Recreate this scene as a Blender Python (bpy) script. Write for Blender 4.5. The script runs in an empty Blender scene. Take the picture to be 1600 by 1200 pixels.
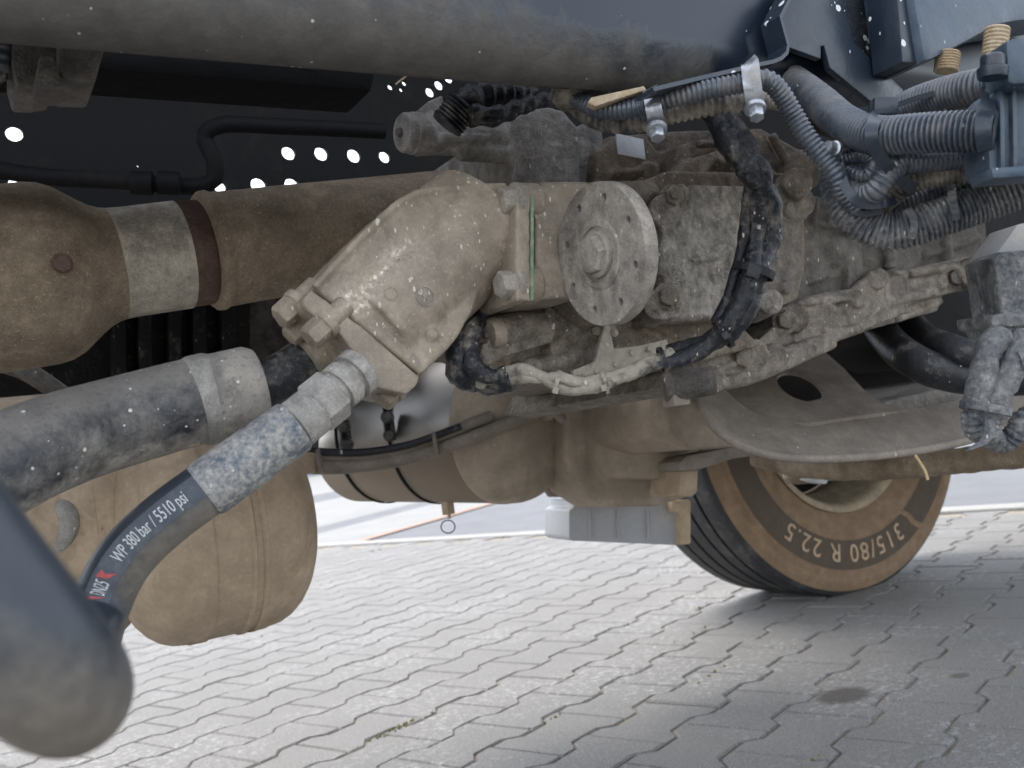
import bpy, bmesh, math, random
from mathutils import Vector, Matrix
random.seed(7)
SC = bpy.context.scene
COL = SC.collection

# ------------------------------------------------------------------ camera
F_PX = 1515.0                      # focal length in pixels of the 1600 px wide photograph
CAM_H = 0.548
ROLL, PITCH, YAW = -0.13965, 0.04975, math.radians(31.0)
R0 = Vector((math.cos(YAW), -math.sin(YAW), 0)); D0 = Vector((math.sin(YAW), math.cos(YAW), 0))
FW = D0 * math.cos(PITCH) + Vector((0, 0, math.sin(PITCH)))
U0 = R0.cross(FW)
RT = R0 * math.cos(ROLL) + U0 * math.sin(ROLL)
UP = -R0 * math.sin(ROLL) + U0 * math.cos(ROLL)
CAM = Vector((0, 0, CAM_H))
cam = bpy.data.cameras.new("camera"); cam_o = bpy.data.objects.new("camera", cam); COL.objects.link(cam_o)
m3 = Matrix((RT, UP, -FW)).transposed()
cam_o.matrix_world = Matrix.Translation(CAM) @ m3.to_4x4()
cam.sensor_width = 36; cam.lens = 36 * F_PX / 1600; cam.clip_start = 0.02; cam.clip_end = 3000
cam.dof.use_dof = True; cam.dof.focus_distance = 0.86; cam.dof.aperture_fstop = 11.0
SC.camera = cam_o

# ------------------------------------------------------------------ sky, sun, exposure
SUN_EL, SUN_AZ = math.radians(62), math.radians(-14)     # azimuth from +Y towards +X
w = bpy.data.worlds.new("World"); SC.world = w; w.use_nodes = True
nt = w.node_tree; nt.nodes.clear()
sky = nt.nodes.new("ShaderNodeTexSky"); sky.sky_type = 'NISHITA'; sky.sun_disc = False
sky.sun_elevation = SUN_EL; sky.sun_rotation = SUN_AZ; sky.air_density = 1.0; sky.dust_density = 1.6; sky.ozone_density = 1.0
bg = nt.nodes.new("ShaderNodeBackground"); bg.inputs[1].default_value = 0.15
wo = nt.nodes.new("ShaderNodeOutputWorld")
hs_ = nt.nodes.new('ShaderNodeHueSaturation'); hs_.inputs['Saturation'].default_value = .38      # thin high haze
nt.links.new(sky.outputs[0], hs_.inputs['Color']); nt.links.new(hs_.outputs[0], bg.inputs[0]); nt.links.new(bg.outputs[0], wo.inputs[0])
sl = bpy.data.lights.new("sun", 'SUN'); sl.energy = .55; sl.angle = math.radians(26.0); sl.color = (1, .95, .88)
so = bpy.data.objects.new("sun", sl); COL.objects.link(so)
sd = Vector((math.sin(SUN_AZ) * math.cos(SUN_EL), math.cos(SUN_AZ) * math.cos(SUN_EL), math.sin(SUN_EL)))
so.rotation_euler = sd.to_track_quat('Z', 'Y').to_euler()
SC.view_settings.view_transform = 'Standard'; SC.view_settings.look = 'None'
SC.view_settings.exposure = 2.06; SC.view_settings.gamma = 1; SC.view_settings.use_curve_mapping = False
SC.cycles.use_denoising = True
SC.cycles.max_bounces = 5; SC.cycles.diffuse_bounces = 4; SC.cycles.glossy_bounces = 3; SC.cycles.adaptive_threshold = .02

# ------------------------------------------------------------------ photograph coordinates -> place
def ray(px, py):
    return FW + RT * ((px - 800) / F_PX) - UP * ((py - 600) / F_PX)
def P(px, py, d): return CAM + ray(px, py) * d                 # d metres in front of the lens
def PY(px, py, Y):                                             # on the vertical plane Y (lateral distance)
    r = ray(px, py); return CAM + r * (Y / r.y)
def PZ(px, py, Z=0.0):
    r = ray(px, py); return CAM + r * ((Z - CAM_H) / r.z)
def PX(px, py, X):
    r = ray(px, py); return CAM + r * (X / r.x)
def depth(p): return (p - CAM).dot(FW)
def mpp(p): return depth(p) / F_PX                             # metres per photograph pixel there
XA, YA, ZA = Vector((1, 0, 0)), Vector((0, 1, 0)), Vector((0, 0, 1))

# ------------------------------------------------------------------ materials
MATS = {}
def new_mat(name):
    m = bpy.data.materials.new(name); m.use_nodes = True; MATS[name] = m
    n = m.node_tree; b = n.nodes["Principled BSDF"]
    return m, n, b
class G:                                                       # small node-graph helper
    def __init__(s, nt): s.n = nt
    def node(s, t, **k):
        x = s.n.nodes.new(t)
        for a, b in k.items(): setattr(x, a, b)
        return x
    def set(s, sock, v):
        if hasattr(v, 'is_linked') or isinstance(v, bpy.types.NodeSocket): s.n.links.new(v, sock)
        else: sock.default_value = v
    def pos(s): return s.node("ShaderNodeNewGeometry").outputs['Position']
    def uv(s): return s.node("ShaderNodeUVMap").outputs[0]
    def mapping(s, v, scale=(1, 1, 1), rot=(0, 0, 0), loc=(0, 0, 0)):
        x = s.node("ShaderNodeMapping"); s.set(x.inputs[0], v)
        x.inputs['Scale'].default_value = scale; x.inputs['Rotation'].default_value = rot; x.inputs['Location'].default_value = loc
        return x.outputs[0]
    def noise(s, v, scale, detail=6, rough=.6, dist=0.0):
        x = s.node("ShaderNodeTexNoise"); s.set(x.inputs['Vector'], v)
        x.inputs['Scale'].default_value = scale; x.inputs['Detail'].default_value = detail
        x.inputs['Roughness'].default_value = rough; x.inputs['Distortion'].default_value = dist
        return x.outputs[0]
    def voro(s, v, scale, out='Distance', rnd=1.0):
        x = s.node("ShaderNodeTexVoronoi"); s.set(x.inputs['Vector'], v)
        x.inputs['Scale'].default_value = scale; x.inputs['Randomness'].default_value = rnd
        return x.outputs[out]
    def ramp(s, v, a, b, c0=0.0, c1=1.0):
        x = s.node("ShaderNodeMapRange"); x.clamp = True; s.set(x.inputs[0], v)
        x.inputs[1].default_value = a; x.inputs[2].default_value = b; x.inputs[3].default_value = c0; x.inputs[4].default_value = c1
        return x.outputs[0]
    def math(s, op, a, b=None, c=None):
        x = s.node("ShaderNodeMath", operation=op); s.set(x.inputs[0], a)
        if b is not None: s.set(x.inputs[1], b)
        if c is not None: s.set(x.inputs[2], c)
        return x.outputs[0]
    def mix(s, f, a, b, mode='MIX'):
        x = s.node("ShaderNodeMix", data_type='RGBA', blend_type=mode)
        s.set(x.inputs[0], f)
        s.set(x.inputs[6], a if not isinstance(a, tuple) else (*a, 1)); s.set(x.inputs[7], b if not isinstance(b, tuple) else (*b, 1))
        return x.outputs[2]
    def sep(s, v):
        x = s.node("ShaderNodeSeparateXYZ"); s.set(x.inputs[0], v); return x.outputs
    def bump(s, h, strength, dist, norm=None):
        x = s.node("ShaderNodeBump"); x.inputs['Strength'].default_value = strength; x.inputs['Distance'].default_value = dist
        s.set(x.inputs['Height'], h)
        if norm is not None: s.set(x.inputs['Normal'], norm)
        return x.outputs[0]
def specks(g, p, scale, size, dens, stretch=(1, 1, 1), rot=(0, 0, 0), edge=None):
    """mask of splashed specks: irregular blobs in a share dens of the cells"""
    q = g.mapping(p, stretch, rot)
    x = g.node("ShaderNodeTexVoronoi"); g.set(x.inputs['Vector'], q); x.inputs['Scale'].default_value = scale
    cs = g.node("ShaderNodeSeparateColor"); g.set(cs.inputs[0], x.outputs['Color'])
    on = g.math('LESS_THAN', cs.outputs[0], dens)
    sz = g.math('MULTIPLY', g.math('POWER', cs.outputs[1], 1.6), size)
    dist = x.outputs['Distance'] if edge is None else g.math('ADD', x.outputs['Distance'], g.math('MULTIPLY', g.math('SUBTRACT', edge, .5), .3))
    return g.math('MULTIPLY', on, g.math('LESS_THAN', dist, sz))
def dirty(name, base, dust, amt=.5, rough=.75, drough=.95, metal=0.0, scale=9.0, speck=0.0, speck_col=(.62, .58, .5), stain=.35,
          painted_sheen=None, stain_col=None, bump=.5, blue=0.0, fine=1.0, contrast=.16, chips=0.0, spec=.4, lump=1.0):
    """metal, paint or rubber under a broken coat of dried road dirt"""
    m, n, b = new_mat(name); g = G(n); p = g.pos()
    big = g.noise(p, scale, 4, .65, .4); med = g.noise(p, scale * 5, 3, .65); fin = g.noise(p, scale * 34, 2, .7)
    cov = g.math('ADD', g.math('MULTIPLY', big, .62), g.math('MULTIPLY', med, .38))
    k = g.ramp(cov, .5 - (amt - .5) * .5 - contrast * .5, .5 - (amt - .5) * .5 + contrast * .5)
    dcol = g.mix(g.ramp(med, .3, .7), tuple(c * .78 for c in dust), tuple(min(1, c * 1.16) for c in dust))
    col = g.mix(k, base, dcol)
    if stain:
        sc_ = stain_col or tuple(c * .45 for c in dust)
        col = g.mix(g.math('MULTIPLY', g.ramp(g.noise(g.mapping(p, (1, 1, .45)), scale * 2.3, 4, .7, .6), .54, .72), stain), col, sc_)
    col = g.mix(g.math('MULTIPLY', g.ramp(fin, .36, .66, 0, .5), fine), col, g.mix(.5, col, (.02, .018, .015)), 'MIX')
    col = g.mix(g.math('MULTIPLY', g.ramp(g.noise(p, scale * 60, 1, .6), .6, .75, 0, .5), fine), col, tuple(min(1, c * 1.5) for c in dust))
    if speck:
        s1 = specks(g, p, 120, .24, speck * .7, (1, 1, .5), (0, .8, .3), fin); s2 = specks(g, p, 290, .30, min(.9, speck * 1.4), (1, 1, .45), (0, -.6, .3), fin)
        sm = g.math('MULTIPLY', g.math('MAXIMUM', s1, s2), g.math('LESS_THAN', .47, big))      # splashes come in clusters
        col = g.mix(g.math('MULTIPLY', sm, .85), col, speck_col)
        k = g.math('MAXIMUM', k, sm)
    if chips:
        c1 = g.math('MULTIPLY', specks(g, p, 130, .5, chips, edge=med), g.math('LESS_THAN', .52, g.noise(p, 18, 2)))
        col = g.mix(c1, col, (.72, .72, .72)); k = g.math('MAXIMUM', k, c1)
    rgh, met = g.ramp(k, 0, 1, rough, drough), g.ramp(k, 0, .6, metal, 0.0)
    if painted_sheen:                                                    # highlight painted in as a pale metal streak: (point, direction, across, half width, length)
        wp, wd, wa, hw_, wl = painted_sheen
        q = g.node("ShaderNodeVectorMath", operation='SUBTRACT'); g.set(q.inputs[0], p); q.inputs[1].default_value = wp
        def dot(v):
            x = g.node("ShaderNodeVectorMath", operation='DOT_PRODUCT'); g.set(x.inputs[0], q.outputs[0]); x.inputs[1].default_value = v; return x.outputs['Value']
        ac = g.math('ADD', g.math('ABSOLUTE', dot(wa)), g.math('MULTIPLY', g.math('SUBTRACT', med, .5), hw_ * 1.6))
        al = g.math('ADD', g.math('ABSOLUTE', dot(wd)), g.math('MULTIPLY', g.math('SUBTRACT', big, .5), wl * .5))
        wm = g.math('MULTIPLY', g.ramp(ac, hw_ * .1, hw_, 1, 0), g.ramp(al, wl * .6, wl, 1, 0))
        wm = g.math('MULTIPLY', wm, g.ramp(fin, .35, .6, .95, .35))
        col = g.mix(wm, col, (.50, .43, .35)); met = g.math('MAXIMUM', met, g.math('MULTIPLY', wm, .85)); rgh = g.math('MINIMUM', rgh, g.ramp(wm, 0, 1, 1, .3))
    n.links.new(col, b.inputs['Base Color'])
    g.set(b.inputs['Roughness'], rgh)
    g.set(b.inputs['Metallic'], met)
    b.inputs['Specular IOR Level'].default_value = spec
    h = g.math('ADD', g.math('MULTIPLY', big, 2.2 * lump), g.math('ADD', g.math('MULTIPLY', med, .9), g.math('MULTIPLY', fin, .3)))
    n.links.new(g.bump(h, bump, .004), b.inputs['Normal'])
    return m

DUST = (.33, .285, .23); MUD = (.25, .195, .135); GREYD = (.30, .28, .25)
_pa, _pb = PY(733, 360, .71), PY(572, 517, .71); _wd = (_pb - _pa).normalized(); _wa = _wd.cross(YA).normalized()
PAINTED_SHEEN = (PY(598, 432, .66), _wd, _wa, .016, .062)  # where the barrel highlight goes into the housing colour
M_PUMP = dirty('dusty_cast_iron', (.19, .155, .12), (.38, .315, .24), .56, .34, .8, .4, 7, speck=.38, stain=.5, stain_col=(.14, .11, .08), bump=.35, fine=.6, contrast=.36, painted_sheen=PAINTED_SHEEN)
M_CASE = dirty('dusty_gearbox_alloy', (.09, .076, .062), (.34, .29, .235), .5, .5, .92, .2, 16, speck=.16, stain=.8, bump=1.0, stain_col=(.055, .043, .033), contrast=.3)
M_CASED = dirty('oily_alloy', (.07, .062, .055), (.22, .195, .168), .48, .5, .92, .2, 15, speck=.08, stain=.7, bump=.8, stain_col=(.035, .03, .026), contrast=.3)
M_FLANGE = dirty('dusty_steel_flange', (.21, .19, .168), (.35, .31, .26), .58, .45, .85, .35, 14, speck=.12, stain=.45, bump=.45)
M_SHAFT = dirty('brown_dusted_shaft', (.17, .125, .083), (.34, .265, .185), .55, .7, .95, 0, 9, speck=.1, speck_col=(.42, .36, .27), stain=.5, stain_col=(.12, .09, .065), bump=.5, contrast=.3)
M_TUBE = dirty('pale_dusted_tube', (.26, .225, .18), (.50, .44, .355), .62, .7, .95, 0, 11, speck=.1, speck_col=(.45, .4, .3), stain=.5, bump=.4)
M_RUST = dirty('rusty_brown_band', (.1, .055, .04), (.17, .11, .085), .4, .5, .8, .3, 10, stain=.4, bump=.3)
M_TANK = dirty('brown_dusted_tank', (.33, .245, .165), (.50, .385, .27), .6, .5, .9, 0, 5, speck=.04, speck_col=(.2, .14, .09), stain=.7, stain_col=(.2, .135, .08), bump=.18, contrast=.4, fine=.4)
M_SILENCER = dirty('grey_dusted_silencer', (.28, .23, .175), (.43, .35, .265), .55, .5, .9, .1, 5, stain=.45, stain_col=(.16, .13, .1), bump=.15, contrast=.5, speck=.02, fine=.35)
M_CHROME = dirty('polished_steel', (.55, .55, .55), (.30, .26, .21), .12, .22, .8, 1.0, 5, stain=0, bump=.06, fine=.25)
M_PAINT = dirty('blue_black_paint', (.012, .02, .032), (.10, .095, .09), .1, .34, .9, 0, 6, speck=.05, speck_col=(.6, .58, .54), stain=0, bump=.25, fine=.25, spec=.55)
M_PLATE = dirty('chipped_blue_black_paint', (.013, .022, .036), (.07, .07, .07), .08, .36, .9, 0, 6, speck=.06, speck_col=(.7, .7, .7), stain=0, bump=.2, chips=.5, fine=.25, spec=.55)
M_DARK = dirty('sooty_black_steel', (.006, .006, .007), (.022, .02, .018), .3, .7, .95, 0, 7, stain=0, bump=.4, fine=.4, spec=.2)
M_RUBBER = dirty('dusty_black_rubber', (.016, .017, .02), (.17, .155, .135), .25, .4, .95, 0, 30, speck=.08, stain=0, bump=.35, fine=.5)
M_TAPE = dirty('mud_splashed_loom_tape', (.012, .014, .019), (.26, .23, .19), .27, .28, .95, 0, 34, speck=.16, stain=0, bump=.5, fine=.3, contrast=.22)
M_TAPEM = dirty('mud_caked_loom_tape', (.03, .03, .03), (.36, .32, .26), .7, .4, .95, 0, 20, speck=.1, stain=.3, bump=.7, fine=.4, contrast=.12)
M_COND = dirty('black_corrugated_plastic', (.05, .061, .078), (.22, .20, .175), .24, .27, .9, 0, 16, stain=0, bump=.12, fine=.3, speck=.06, contrast=.3, spec=.7)
M_CONDD = dirty('dirty_corrugated_plastic', (.04, .04, .04), (.30, .265, .215), .55, .4, .95, 0, 16, stain=.2, bump=.4, fine=.5, speck=.15)
M_CONDG = dirty('grey_mud_corrugated_plastic', (.05, .06, .075), (.30, .29, .275), .46, .35, .95, 0, 42, stain=.2, bump=.8, fine=.5, speck=.2, contrast=.26)
M_ZINC = dirty('zinc_clamp_steel', (.42, .44, .47), (.26, .24, .21), .25, .35, .85, .9, 16, stain=.3, bump=.3, fine=.5)
M_FIT = dirty('worn_blue_zinc_fitting', (.085, .11, .145), (.38, .36, .325), .58, .35, .9, .2, 60, speck=.25, stain=.0, bump=.4, fine=.6, contrast=.2)
M_FITG = dirty('grey_dusted_fitting', (.24, .225, .2), (.36, .335, .3), .6, .5, .9, .2, 16, speck=.2, stain=.2, bump=.4)
M_BRACKET = dirty('brown_grey_channel_steel', (.16, .135, .11), (.31, .262, .215), .55, .5, .9, 0, 6, stain=.35, stain_col=(.13, .1, .08), bump=.18, contrast=.45, fine=.5, speck=.04)
M_GREYBOX = dirty('grey_plastic_box', (.36, .365, .385), (.42, .38, .32), .35, .5, .9, 0, 4, stain=.1, bump=.15, fine=.3)
M_GREENG = dirty('green_gasket', (.17, .27, .15), (.34, .37, .27), .5, .7, .9, 0, 30, stain=0, bump=.3)
M_STUD = dirty('tan_rusty_thread', (.42, .31, .19), (.48, .39, .27), .5, .7, .9, .1, 40, stain=.4, bump=.3, stain_col=(.25, .13, .06))
M_STRAW = dirty('straw', (.5, .36, .18), (.55, .42, .25), .5, .6, .8, 0, 30, stain=0, bump=.2)
M_WHITEP = dirty('white_print', (.62, .62, .62), (.4, .4, .4), .2, .6, .8, 0, 60, stain=0, bump=.1)
M_REDP = dirty('red_print', (.45, .07, .07), (.35, .16, .16), .3, .6, .8, 0, 60, stain=0, bump=.1)
M_LABEL = dirty('bare_metal_label', (.78, .8, .84), (.2, .17, .13), .2, .4, .8, .1, 40, stain=0, bump=.2)

# ------------------------------------------------------------------ mesh helpers
def bm_new(): return bmesh.new()
def prism(bm, pts, off):
    """closed prism: polygon pts (3D), swept by vector off"""
    a = [bm.verts.new(p) for p in pts]; b = [bm.verts.new(p + off) for p in pts]
    n = len(pts)
    bm.faces.new(a[::-1]); bm.faces.new(b)
    for i in range(n): bm.faces.new((a[i], a[(i + 1) % n], b[(i + 1) % n], b[i]))
def prismY(bm, pix, y0, y1, shrink=0.0):
    pts = [PY(x, y, y0) for x, y in pix]; prism(bm, pts, Vector((0, y1 - y0, 0)))
def box(bm, c, ax, ay, az, hx, hy, hz):
    v = [bm.verts.new(c + ax * (sx * hx) + ay * (sy * hy) + az * (sz * hz)) for sx in (-1, 1) for sy in (-1, 1) for sz in (-1, 1)]
    for f in ((0, 1, 3, 2), (4, 6, 7, 5), (0, 4, 5, 1), (2, 3, 7, 6), (0, 2, 6, 4), (1, 5, 7, 3)): bm.faces.new([v[i] for i in f])
def frame_of(t, hint=None):
    t = t.normalized(); h = hint or (ZA if abs(t.z) < .9 else XA)
    u = (h - t * h.dot(t)).normalized(); return t, u, t.cross(u)
def lathe(bm, p0, ax, prof, seg=32, hint=None, capped=True, a0=0.0):
    """prof: list of (distance along ax, radius)"""
    t, u, v = frame_of(ax, hint); rings = []
    for d, r in prof:
        c = p0 + t * d
        rings.append([bm.verts.new(c + (u * math.cos(a0 + 2 * math.pi * i / seg) + v * math.sin(a0 + 2 * math.pi * i / seg)) * max(r, 1e-5)) for i in range(seg)])
    for a, b in zip(rings, rings[1:]):
        for i in range(seg): bm.faces.new((a[i], a[(i + 1) % seg], b[(i + 1) % seg], b[i]))
    if capped:
        bm.faces.new(rings[0][::-1]); bm.faces.new(rings[-1])
def cyl(bm, p0, p1, r0, r1=None, seg=24, **k):
    d = p1 - p0; lathe(bm, p0, d, [(0, r0), (d.length, r1 if r1 is not None else r0)], seg, **k)
def catmull(pts, step):
    """dense centripetal-ish Catmull-Rom through pts (any tuple length), about step metres apart"""
    out = []; n = len(pts)
    for i in range(n - 1):
        p0 = pts[max(i - 1, 0)]; p1 = pts[i]; p2 = pts[i + 1]; p3 = pts[min(i + 2, n - 1)]
        m = max(2, int((p2 - p1).length / step))
        for k in range(m):
            t = k / m
            out.append(0.5 * ((2 * p1) + (p2 - p0) * t + (2 * p0 - 5 * p1 + 4 * p2 - p3) * t * t + (3 * p1 - p0 - 3 * p2 + p3) * t ** 3))
    out.append(pts[-1].copy()); return out
def resample(pts, step):
    L = [0.0]
    for a, b in zip(pts, pts[1:]): L.append(L[-1] + (b - a).length)
    n = max(2, int(L[-1] / step)); out = []; j = 0
    for k in range(n + 1):
        s = L[-1] * k / n
        while j < len(pts) - 2 and L[j + 1] < s: j += 1
        t = (s - L[j]) / max(1e-9, L[j + 1] - L[j]); out.append(pts[j].lerp(pts[j + 1], t))
    return out, L[-1]
def path3(pix): return [P(x, y, d) for x, y, d in pix]
def frames(pts):
    T = []
    for i in range(len(pts)):
        a = pts[max(i - 1, 0)]; b = pts[min(i + 1, len(pts) - 1)]; T.append((b - a).normalized())
    h = ZA if abs(T[0].z) < .95 else YA
    u = (h - T[0] * h.dot(T[0])).normalized(); fr = []
    for t in T:
        u = (u - t * u.dot(t)).normalized(); fr.append((t, u, t.cross(u)))
    return fr
def sweep(bm, pts, rad, seg=20, cap=True, ell=None):
    """tube along pts; rad = number or function(s, total); writes UV (metres along, turn around)"""
    fr = frames(pts); L = 0.0; rings = []; S = []
    tot = sum((b - a).length for a, b in zip(pts, pts[1:]))
    for i, p in enumerate(pts):
        if i: L += (p - pts[i - 1]).length
        r = rad(L, tot) if callable(rad) else rad
        t, u, v = fr[i]; e = ell or 1.0
        rings.append([bm.verts.new(p + u * (math.cos(2 * math.pi * k / seg) * r) + v * (math.sin(2 * math.pi * k / seg) * r * e)) for k in range(seg)]); S.append(L)
    uvl = bm.loops.layers.uv.verify()
    for i in range(len(rings) - 1):
        for k in range(seg):
            k2 = (k + 1) % seg
            f = bm.faces.new((rings[i][k], rings[i][k2], rings[i + 1][k2], rings[i + 1][k]))
            for lp, (uu, vv) in zip(f.loops, ((S[i], k / seg), (S[i], (k + 1) / seg), (S[i + 1], (k + 1) / seg), (S[i + 1], k / seg))): lp[uvl].uv = (uu, vv)
    if cap: bm.faces.new(rings[0][::-1]); bm.faces.new(rings[-1])
def corr(bm, pts, r, pitch, depth_=.16, seg=16, step=5):
    q, tot = resample(pts, pitch / step)
    def rf(s, t):
        ph = (s / pitch) % 1.0
        return r * (1 - depth_ * (0.5 - 0.5 * math.cos(2 * math.pi * ph)) ** 1.6)
    sweep(bm, q, rf, seg)
def hexbolt(bm, c, ax, r, h, washer=1.35, hint=None):
    """flanged hex head whose washer face sits at c, head towards ax"""
    lathe(bm, c, ax, [(-.002, r * washer), (h * .16, r * washer), (h * .24, r * 1.05)], 20)
    lathe(bm, c, ax, [(0, r), (h * .86, r), (h, r * .86)], 6, hint=hint)
def finish(bm, name, mat, smooth=True, angle=38, bevel=0.0, bseg=2):
    bmesh.ops.recalc_face_normals(bm, faces=bm.faces[:])
    if bevel:
        ed = [e for e in bm.edges if len(e.link_faces) == 2 and e.calc_face_angle(0) > math.radians(28)]
        bmesh.ops.bevel(bm, geom=ed, offset=bevel, segments=bseg, affect='EDGES', profile=.6, clamp_overlap=True)
    me = bpy.data.meshes.new(name); bm.to_mesh(me); bm.free(); me.materials.append(mat)
    if smooth:
        me.polygons.foreach_set('use_smooth', [True] * len(me.polygons))
        if angle < 180: me.set_sharp_from_angle(angle=math.radians(angle))
    return me
def cast(bm, name, mat, voxel=.003, it=4, fac=.5):
    """union of overlapping closed volumes as one cast body with soft fillets"""
    bmesh.ops.recalc_face_normals(bm, faces=bm.faces[:])
    me = bpy.data.meshes.new(name); bm.to_mesh(me); bm.free()
    o = bpy.data.objects.new('tmp_cast', me); COL.objects.link(o)
    r = o.modifiers.new('r', 'REMESH'); r.mode = 'VOXEL'; r.voxel_size = voxel; r.adaptivity = 0
    s = o.modifiers.new('s', 'SMOOTH'); s.factor = fac; s.iterations = it
    dg = bpy.context.evaluated_depsgraph_get()
    out = bpy.data.meshes.new_from_object(o.evaluated_get(dg)); bpy.data.objects.remove(o); bpy.data.meshes.remove(me)
    out.name = name; out.materials.clear(); out.materials.append(mat)
    out.polygons.foreach_set('use_smooth', [True] * len(out.polygons))
    return out
def link(name, me, parent=None):
    o = bpy.data.objects.new(name, me); COL.objects.link(o)
    if parent is not None:
        o.parent = parent; o.matrix_parent_inverse = parent.matrix_world.inverted() if parent.type == 'EMPTY' else Matrix()
        if parent.type == 'EMPTY': o.matrix_parent_inverse = Matrix.Translation(-parent.location)
    return o
def thing(name, label, cat, loc, group=None):
    e = bpy.data.objects.new(name, None); COL.objects.link(e); e.location = loc; e.empty_display_size = .05
    e['label'] = label; e['category'] = cat
    if group: e['group'] = group
    return e
def solo(name, me, label, cat, group=None):
    o = link(name, me); o['label'] = label; o['category'] = cat
    if group: o['group'] = group
    return o
def part(parent, name, bm, mat, **k):
    return link(name, finish(bm, name, mat, **k), parent)
def textmesh(s, size, font=None, extrude=0.0, res=3, align='LEFT', spacing=1.0):
    c = bpy.data.curves.new('txt', 'FONT'); c.body = s; c.size = size; c.resolution_u = res; c.align_x = align; c.extrude = extrude; c.space_character = spacing
    o = bpy.data.objects.new('txt', c); COL.objects.link(o)
    dg = bpy.context.evaluated_depsgraph_get(); me = bpy.data.meshes.new_from_object(o.evaluated_get(dg))
    bpy.data.objects.remove(o); bpy.data.curves.remove(c); return me
def subdiv_text(me, cut):
    bm = bmesh.new(); bm.from_mesh(me); bmesh.ops.triangulate(bm, faces=bm.faces[:])
    for _ in range(4):
        e = [x for x in bm.edges if x.calc_length() > cut]
        if not e: break
        bmesh.ops.subdivide_edges(bm, edges=e, cuts=1); bmesh.ops.triangulate(bm, faces=[f for f in bm.faces if len(f.verts) > 3])
    return bm
# =================================================================== the ground
PHI, PW, PL = 0.89932, 0.141177, 0.2
PO = R0 * 0.19489 + D0 * 1.67578
PU = R0 * math.cos(PHI) + D0 * math.sin(PHI); PV = R0 * math.sin(PHI) - D0 * math.cos(PHI)
def uvp(u, v, z=0.0): return PO + PU * u + PV * v + Vector((0, 0, z))
U_EDGE = 2.56

def ground_mat(name, c0, c1, scale, rough=.9, bump=.4, grain=120, speck=None):
    m, n, b = new_mat(name); g = G(n); p = g.pos()
    a = g.noise(p, scale, 8, .6); f = g.noise(p, grain, 3, .7); v = g.voro(p, grain * 2.2)
    col = g.mix(g.ramp(a, .3, .7), c0, c1)
    col = g.mix(g.ramp(f, .35, .7, 0, .45), col, tuple(c * .55 for c in c0))
    col = g.mix(g.ramp(g.noise(p, grain * 2.5, 2, .5), .6, .72, 0, .55), col, tuple(min(1, c * 1.5) for c in c1))
    n.links.new(col, b.inputs['Base Color']); b.inputs['Roughness'].default_value = rough
    n.links.new(g.bump(g.math('ADD', f, g.math('MULTIPLY', v, .6)), bump, .003), b.inputs['Normal'])
    return m
M_ASPHALT = ground_mat('pale_asphalt', (.13, .132, .138), (.17, .172, .177), 3, grain=90)
M_CONCRETE = ground_mat('pale_concrete', (.23, .226, .216), (.29, .286, .272), 2, grain=60)
M_BED = ground_mat('paver_joint_sand', (.16, .14, .105), (.42, .365, .28), 9, grain=200)
M_KERB = ground_mat('kerb_concrete', (.3, .29, .268), (.36, .35, .325), 5, grain=100)
M_REDK = ground_mat('brown_kerb', (.35, .22, .16), (.4, .27, .2), 5, grain=100)
# pavers
M_PAVER, n, b = new_mat('grey_concrete_paver'); g = G(n); p = g.pos()
rnd = g.node("ShaderNodeNewGeometry").outputs['Random Per Island']
a = g.noise(p, 5, 6, .6); f = g.noise(p, 210, 3, .75); f2 = g.noise(p, 520, 2, .7)
col = g.mix(g.ramp(a, .3, .7), (.155, .149, .138), (.197, .188, .172))
col = g.mix(g.ramp(rnd, 0, 1, 0, .5), col, (.215, .205, .19))
col = g.mix(g.ramp(f, .4, .62, 0, .7), col, (.12, .115, .11))
col = g.mix(g.ramp(f2, .55, .72, 0, .75), col, (.50, .49, .47))
scr = g.noise(g.mapping(p, (6, 60, 6), (0, 0, .9)), 5, 5, .7, 1.0)
patch = g.ramp(g.noise(p, 2.6, 3, .6), .46, .62)
col = g.mix(g.math('MULTIPLY', g.ramp(g.math('MULTIPLY', g.noise(p, 60, 5, .75), g.ramp(scr, .2, .8, .7, 1.2)), .5, .62), g.math('MULTIPLY', patch, .55)), col, (.56, .56, .56))
# an oily patch and a small rust mark lying on the stones
ST = PZ(1318, 1086); ST2 = PZ(1500, 1056)
def blot(g, p, c, r, asp):
    q = g.node("ShaderNodeVectorMath", operation='SUBTRACT'); g.set(q.inputs[0], p); q.inputs[1].default_value = c
    mp = g.mapping(q.outputs[0], (1 / r, 1 / (r * asp), 0), (0, 0, YAW))
    ln = g.node("ShaderNodeVectorMath", operation='LENGTH'); g.set(ln.inputs[0], mp)
    return g.ramp(g.math('ADD', ln.outputs['Value'], g.math('MULTIPLY', g.noise(p, 70, 4, .7), .5)), .95, 1.35, 1, 0)
col = g.mix(g.math('MULTIPLY', blot(g, p, ST, .058, .8), .8), col, (.045, .035, .03))
col = g.mix(g.math('MULTIPLY', blot(g, p, ST2, .02, .8), .7), col, (.07, .055, .045))
n.links.new(col, b.inputs['Base Color']); b.inputs['Roughness'].default_value = .82
n.links.new(g.bump(g.math('ADD', g.math('MULTIPLY', f, .8), g.math('MULTIPLY', f2, .6)), .55, .0025), b.inputs['Normal'])

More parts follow.
